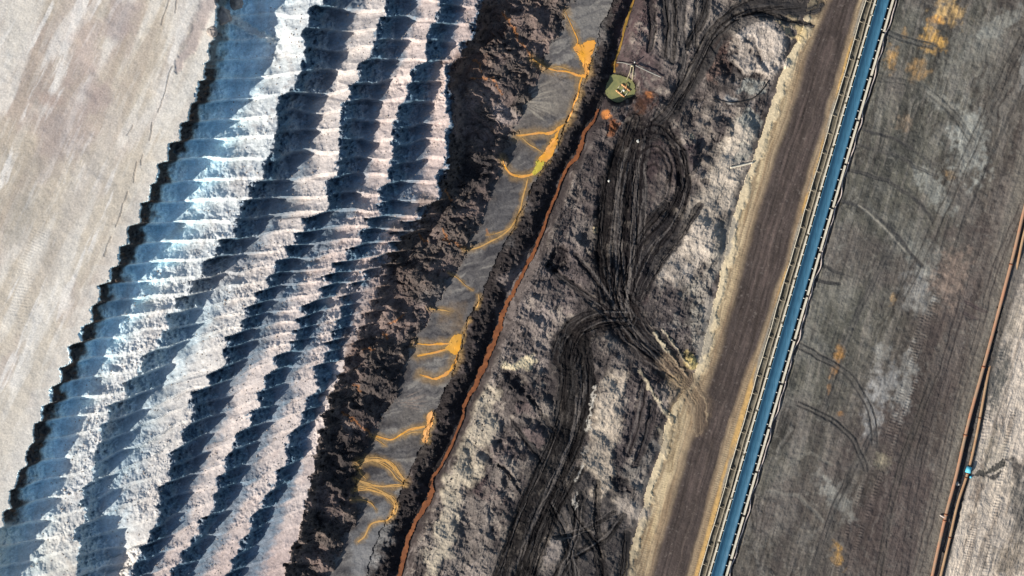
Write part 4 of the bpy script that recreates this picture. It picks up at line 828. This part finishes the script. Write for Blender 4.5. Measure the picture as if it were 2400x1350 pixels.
# ------------------------------------------------------------------ blue belt conveyor
DU, DV = -0.2895, 1.0; DL = math.hypot(DU, DV)
AL = Vector((DU / DL, -DV / DL, 0)); AC = Vector((DV / DL, -(-DU) / DL * -1, 0))
AC = Vector((-AL.y, AL.x, 0)) * (1 if -AL.y > 0 else -1)       # east across the belt
RZ = math.atan2(AL.y, AL.x)
def bp(v, off, z=0.0):
    """point beside the belt centre line: off in metres east, z above the bench"""
    k = (H - z) / H; base = Vector(((belt_u(v) - 1200) / 10, (675 - v) / 10, 0))
    p = base + AC * off
    return Vector((p.x * k, p.y * k, z))
V0, V1 = -400, 1750
conv = tag(empty('belt_conveyor', (0, 0, 0)), 'long straight blue troughed belt conveyor running beside the brown haul road', 'conveyor')
prof = [(-1.34, 0.84), (-1.22, 0.88), (-0.62, 0.54), (-0.30, 0.47), (0.30, 0.47), (0.62, 0.54), (1.08, 0.82), (1.16, 0.90), (1.24, 0.86), (1.34, 0.80)]
bm = bmesh.new(); prev = None
for v_ in np.linspace(V0, V1, 160):
    row = [bm.verts.new(bp(v_, a * (1 + 0.0), b + 0.02 * math.sin(v_ * .25))) for a, b in prof] + [bm.verts.new(bp(v_, a, b - 0.03)) for a, b in prof[::-1]]
    if prev:
        for k in range(len(row)): bm.faces.new((prev[k], prev[(k + 1) % len(row)], row[(k + 1) % len(row)], row[k]))
    prev = row
obj('belt', bm, M['belt'], conv, smooth=False)
for sx in (-1, 1):
    bm = bmesh.new(); tube(bm, [bp(V0, sx * 1.30, 0.45), bp(V1, sx * 1.30, 0.45)], 0.09, 4); obj('side_frame', bm, M['dark'], conv)
vi = -10.0; rnd = random.Random(5); iv = []
while vi < 1365: iv.append(vi); vi += 24.5 + rnd.choice([0, 0, 0, -6, 1])
for v_ in iv:
    bm = bmesh.new()
    tube(bm, [bp(v_, a_, b_) for a_, b_ in ((-1.72, .72), (-1.38, .80), (-1.1, .30), (1.1, .30), (1.38, .80), (1.78, .72))], 0.10, 6)
    idl = obj('idler', bm, M['white'], conv)
    bm = bmesh.new()
    tube(bm, [bp(v_, a_, b_) for a_, b_ in ((-1.34, 0), (-1.3, .38), (1.3, .38), (1.34, 0))], .07, 4)
    obj('trestle', bm, M['dark'], idl)
for sx, off in ((-1, -1.86), (1, 2.12)):
    v_ = -60 + (30 if sx > 0 else 0)
    while v_ < 1400:
        Lm = 98
        bm = bmesh.new(); w2 = 0.17 if sx < 0 else 0.24
        a = bp(v_, off, .62); b = bp(v_ + Lm, off, .62); c_ = (a + b) / 2
        box(bm, c_, (b - a).length, w2 * 2, 0.16, RZ, 0.02)
        r_ = obj('guide_rail', bm, M['rail'], conv, smooth=False)
        for q in (6, 34, 64, 92):
            bm = bmesh.new(); box(bm, bp(v_ + q, off, .27), 0.12, 0.12, 0.54, RZ); obj('post', bm, M['dark'], r_, smooth=False)
        v_ += Lm + 5

# shifting track on the west side: two thin rails tied by short sleepers
trk = tag(empty('shifting_track'), 'narrow ladder-like steel track over the trench between the haul road and the blue conveyor', 'track')
for off, r_, mt in ((-4.0, 0.085, M['rail']), (-2.62, 0.14, M['railg'])):
    bm = bmesh.new(); vv = np.arange(V0, V1, 20)
    pts_ = [bp(a, off + 0.06 * math.sin(a * .031 + off) + 0.04 * math.sin(a * .083), .14) for a in vv]
    tube(bm, pts_, r_, 6); obj('rail', bm, mt, trk)
v_ = -30; rnd = random.Random(8)
while v_ < 1370:
    bm = bmesh.new(); a, b = bp(v_, -4.0, .10), bp(v_, -1.9, .10)
    pp = [a, a.lerp(b, .3) + AL * .15, a.lerp(b, .6) + AL * .12, b]
    tube(bm, pp, [.14, .07, .08, .12], 6); obj('sleeper', bm, M['railg'], trk); v_ += 44 + rnd.uniform(-4, 5)

# wavy power cable on the east side
bm = bmesh.new(); pts_ = []
for v_ in np.arange(V0, V1, 6):
    o_ = 2.78 + 0.30 * math.sin(v_ / 17.0) * math.sin(v_ / 61.0 + 1) + 0.16 * math.sin(v_ / 9.0 + 2)
    z_ = 0.5 if v_ < -120 or v_ > 1470 else max(0.15, float(zat(belt_u(v_) + o_ * 10.4, v_)) + 0.32)
    pts_.append(bp(v_, o_, z_))
tube(bm, pts_, 0.14, 6); tag(obj('power_cable', bm, M['cable']), 'thick pale pinkish power cable snaking along the east side of the blue conveyor', 'cable')

# ------------------------------------------------------------------ the two rusty pipes
def pipeline(name, pts, r, label, lift, flv, zlift=0.0):
    root = tag(empty(name), label, 'pipe', 'rusty pipes along the sand field')
    sp = smooth_path(pts, 8); bm = bmesh.new()
    P_ = [pt(a, b, 0, z=lift(b)) for a, b in sp]
    tube(bm, P_, r, 12); obj('pipe_barrel', bm, M['pipe'] if r > .33 else M['pipeb'], root)
    f_ = curve(pts, -0.25)
    for v_ in flv:
        a = pt(float(f_(v_ - 1.1)), v_ - 1.1, 0, z=lift(v_)); b = pt(float(f_(v_ + 1.1)), v_ + 1.1, 0, z=lift(v_))
        bm = bmesh.new(); tube(bm, [a, b], r * 1.32, 12); obj('flange', bm, M['flange'], root)
    for v_ in range(520, 1350, 90):
        if r < .4 and 600 < v_ < 930: continue
        c_ = pt(float(f_(v_)), v_, 0, z=lift(v_) - r * 0.9)
        bm = bmesh.new(); box(bm, c_, r * 2.6, 0.35, 0.25, 0.25, .03); obj('support', bm, M['flange'], root)
    return root
pA = pipeline('rusty_pipe', pipeA, 0.37, 'thicker western rusty pipe with paired flanges beside the black slurry gully', lambda v_: 0.48 - 0.34 * math.exp(-((v_ - 745) / 45.0) ** 2), (1206, 1220, 620, 860, 1020))
pB = pipeline('rusty_pipe', pipeB, 0.30, 'thinner eastern rusty pipe with one cyan painted section at the sand field edge', lambda v_: -0.5 + 0.95 * min(1, max(0, (v_ - 830) / 110)) + 0.95 * max(0, min(1, (650 - v_) / 60)), (1110, 1120, 980, 1260))
bm = bmesh.new(); tube(bm, [pt(float(fB(1094)), 1094, 0, z=.55), pt(float(fB(1108)), 1108, 0, z=.55)], 0.62, 12); obj('painted_sleeve', bm, M['cyan'], pB)
bm = bmesh.new(); box(bm, pt(2275, 1118, .2), .5, .5, .4, .3, .05); obj('valve', bm, M['cyan'], pB)
bm = bmesh.new(); tube(bm, [pt(2203, 1207, .15), pt(2209, 1211, .4), pt(2216, 1213, .6)], 0.16, 8); obj('branch_pipe', bm, M['cable'], pA)

# ------------------------------------------------------------------ pump raft, hoses and pipes at the pond
raft = tag(empty('pump_raft'), 'small pump raft of two tan floats lying on the green pond', 'raft')
def wp(u_, v_, z_): return pt(u_, v_, 0, z=z_)
for a, b in (((1456.5, 197), (1477, 213.5)), ((1443.5, 211), (1464.5, 228))):
    bm = bmesh.new(); A, B = wp(*a, PONDZ + .10), wp(*b, PONDZ + .10); d = (B - A)
    tube(bm, [A, A + d * .03, A + d * .97, B], [.12, .22, .22, .12], 10); fl = obj('float', bm, M['tan'], raft)
    for t in (.2, .5, .8):
        bm = bmesh.new(); q = A + d * t; tube(bm, [q - d.normalized() * .05, q + d.normalized() * .05], .245, 10); obj('strap', bm, M['flange'], fl)
for a, b in (((1455, 199), (1448, 206)), ((1474, 214), (1465, 224)), ((1463, 204), (1455, 218))):
    bm = bmesh.new(); tube(bm, [wp(*a, PONDZ + .28), wp(*b, PONDZ + .28)], .06, 6); obj('crossbar', bm, M['rail'], raft)
bm = bmesh.new(); c_ = wp(1462.5, 212, PONDZ + .25); tube(bm, [c_ + Vector((0, 0, -.2)), c_ + Vector((0, 0, .1)), c_ + Vector((0, 0, .35))], [.32, .32, .16], 10); obj('pump', bm, M['white'], raft)
bm = bmesh.new(); tube(bm, [wp(1467, 209, PONDZ + .5), wp(1468, 203, PONDZ + .55), wp(1468.5, 194, PONDZ + .2)], .10, 8); obj('outlet_pipe', bm, M['tan'], raft)
for pp, lb in (([(1479, 157), (1477, 168), (1473, 178), (1469.5, 187)], 'pale hose with a bend running down to the pond, western one of the pair'), ([(1485, 157), (1484, 168), (1483, 178), (1481.5, 189)], 'straight pale hose running down to the pond, eastern one of the pair')):
    bm = bmesh.new(); tube(bm, [pt(a, b, .16) for a, b in smooth_path(pp, 5)], .115, 8); tag(obj('hose', bm, M['hose']), lb, 'hose', 'hoses at the pond')
man = tag(empty('pipe_manifold'), 'small pale pipe manifold where the hoses meet above the pond', 'manifold')
bm = bmesh.new(); box(bm, pt(1482, 154.5, .3), .75, .5, .3, -.1, .05); obj('header', bm, M['hose'], man)
bm = bmesh.new(); q = pt(1486.5, 148, 0); tube(bm, [q, q + Vector((0, 0, .9)), q + Vector((0, 0, 1.3))], [.10, .10, .20], 8); obj('standpipe', bm, M['white'], man)
bm = bmesh.new(); tube(bm, [pt(1492, 152, .35), pt(1493.5, 154, .35)], .3, 10); obj('coupling', bm, M['black'], man)
def laid(name, pts, r, mat, label, cat, lift=.2):
    bm = bmesh.new(); tube(bm, [pt(a, b, lift) for a, b in smooth_path(pts, 6)], r, 8); return tag(obj(name, bm, mat), label, cat)
laid('discharge_pipe', [(1446, 146), (1460, 147), (1472, 150), (1480, 152)], .10, M['grey'], 'short thin grey pipe from the manifold west to the rusty trickle', 'pipe', .5)
laid('discharge_pipe', [(1490, 153), (1500, 158), (1525, 170), (1550, 181)], .14, M['grey'], 'long thin grey pipe running southeast from the manifold above the pond', 'pipe', .55)
laid('hose', [(1672, 229), (1690, 236), (1712, 240), (1740, 238), (1765, 230), (1785, 212), (1801, 190)], .13, M['black'], 'black hose curving across grey mud below the big pale mound', 'hose', .15)
laid('drain_pipe', [(1712, 393), (1735, 388), (1765, 381)], .22, M['rail'], 'short pale drain pipe lying at the haul road edge', 'pipe', .2)
laid('drain_pipe', [(1471, 912), (1490, 917), (1512, 925)], .06, M['cable'], 'thin pale pipe left on dozer tracks west of the road junction', 'pipe', .1) if False else None

# ------------------------------------------------------------------ boulders and loose stones
def rock(bm, c, r, seed, sub=3, flat=.7):
    rr = random.Random(seed); res = bmesh.ops.create_icosphere(bm, subdivisions=sub, radius=1.0)
    off = [rr.uniform(-50, 50) for _ in range(3)]
    from mathutils import noise as mn
    for v_ in res['verts']:
        p = v_.co.copy(); d = 1 + .45 * mn.noise(p * 1.3 + Vector(off)) + .2 * mn.noise(p * 3.1 + Vector(off))
        v_.co = Vector((p.x * d * r, p.y * d * r, p.z * d * r * flat)) + Vector(c)
for a, b, r, lb in ((523, 36, 1.9, 'big pinkish grey boulder at the north tip of the plateau edge'), (498, 75, 1.1, 'rounded tan lump on the dark edge just south of the big boulder'), (552, 6, 1.5, 'brown boulder at the top of the blue slope'),
                    (1427, 424, .28, 'small white stone on the black track south of the pond'), (1495, 331, .36, 'small white stone pair inside the circling tracks'), (2244, 1134, .45, 'cream stone lying beside the western rusty pipe')):
    bm = bmesh.new(); rock(bm, pt(a, b, r * .2), r, int(a), 3 if r > 1 else 2); tag(obj('boulder', bm, M['stone'] if r > 1 else M['white'], smooth=False), lb, 'boulder')
rnd = random.Random(77)
for nm, mt, cnt, test in (('rubble', M['clod'], 2600, 'dark'), ('gravel', M['stone'], 1500, 'pale')):
    vs_, fs_ = [], []
    k = 0
    while k < cnt:
        v_ = rnd.uniform(-20, 1370)
        if test == 'dark':
            z0, z1 = (float(deltaR(v_)) - 2, float(stream(v_)) + 60) if rnd.random() < .55 else (float(c5(v_)) + 30, float(coalR(v_)) + 6)
        else:
            i_ = rnd.choice([0, 1, 2, 3]); ca, cb = [(c0, c1), (c1, c2), (c2, c3), (c3, c4)][i_]; A = float(ca(v_)); B = float(cb(v_)); z0, z1 = A + (B - A) * .45, B
        u_ = rnd.uniform(z0, z1); p = pt(u_, v_, 0.03); r = rnd.uniform(.09, .22) * (1.6 if rnd.random() < .06 else 1)
        b0_ = len(vs_)
        for q in ((1, 0, 0), (-1, 0, 0), (0, 1, 0), (0, -1, 0), (0, 0, 1), (0, 0, -1)):
            vs_.append((p.x + q[0] * r * rnd.uniform(.6, 1.3), p.y + q[1] * r * rnd.uniform(.6, 1.3), p.z + q[2] * r * rnd.uniform(.5, 1)))
        for t in ((0, 2, 4), (2, 1, 4), (1, 3, 4), (3, 0, 4), (2, 0, 5), (1, 2, 5), (3, 1, 5), (0, 3, 5)): fs_.append(tuple(b0_ + x for x in t))
        k += 1
    me = bpy.data.meshes.new(nm); me.from_pydata(vs_, [], fs_); me.materials.append(mt); o = bpy.data.objects.new(nm, me); COL.objects.link(o)
    tag(o, {'dark': 'dark clods scattered over the coal slope and embankment', 'pale': 'pale pebbles scattered over the spoil rows'}[test], 'stones', kind='stuff')
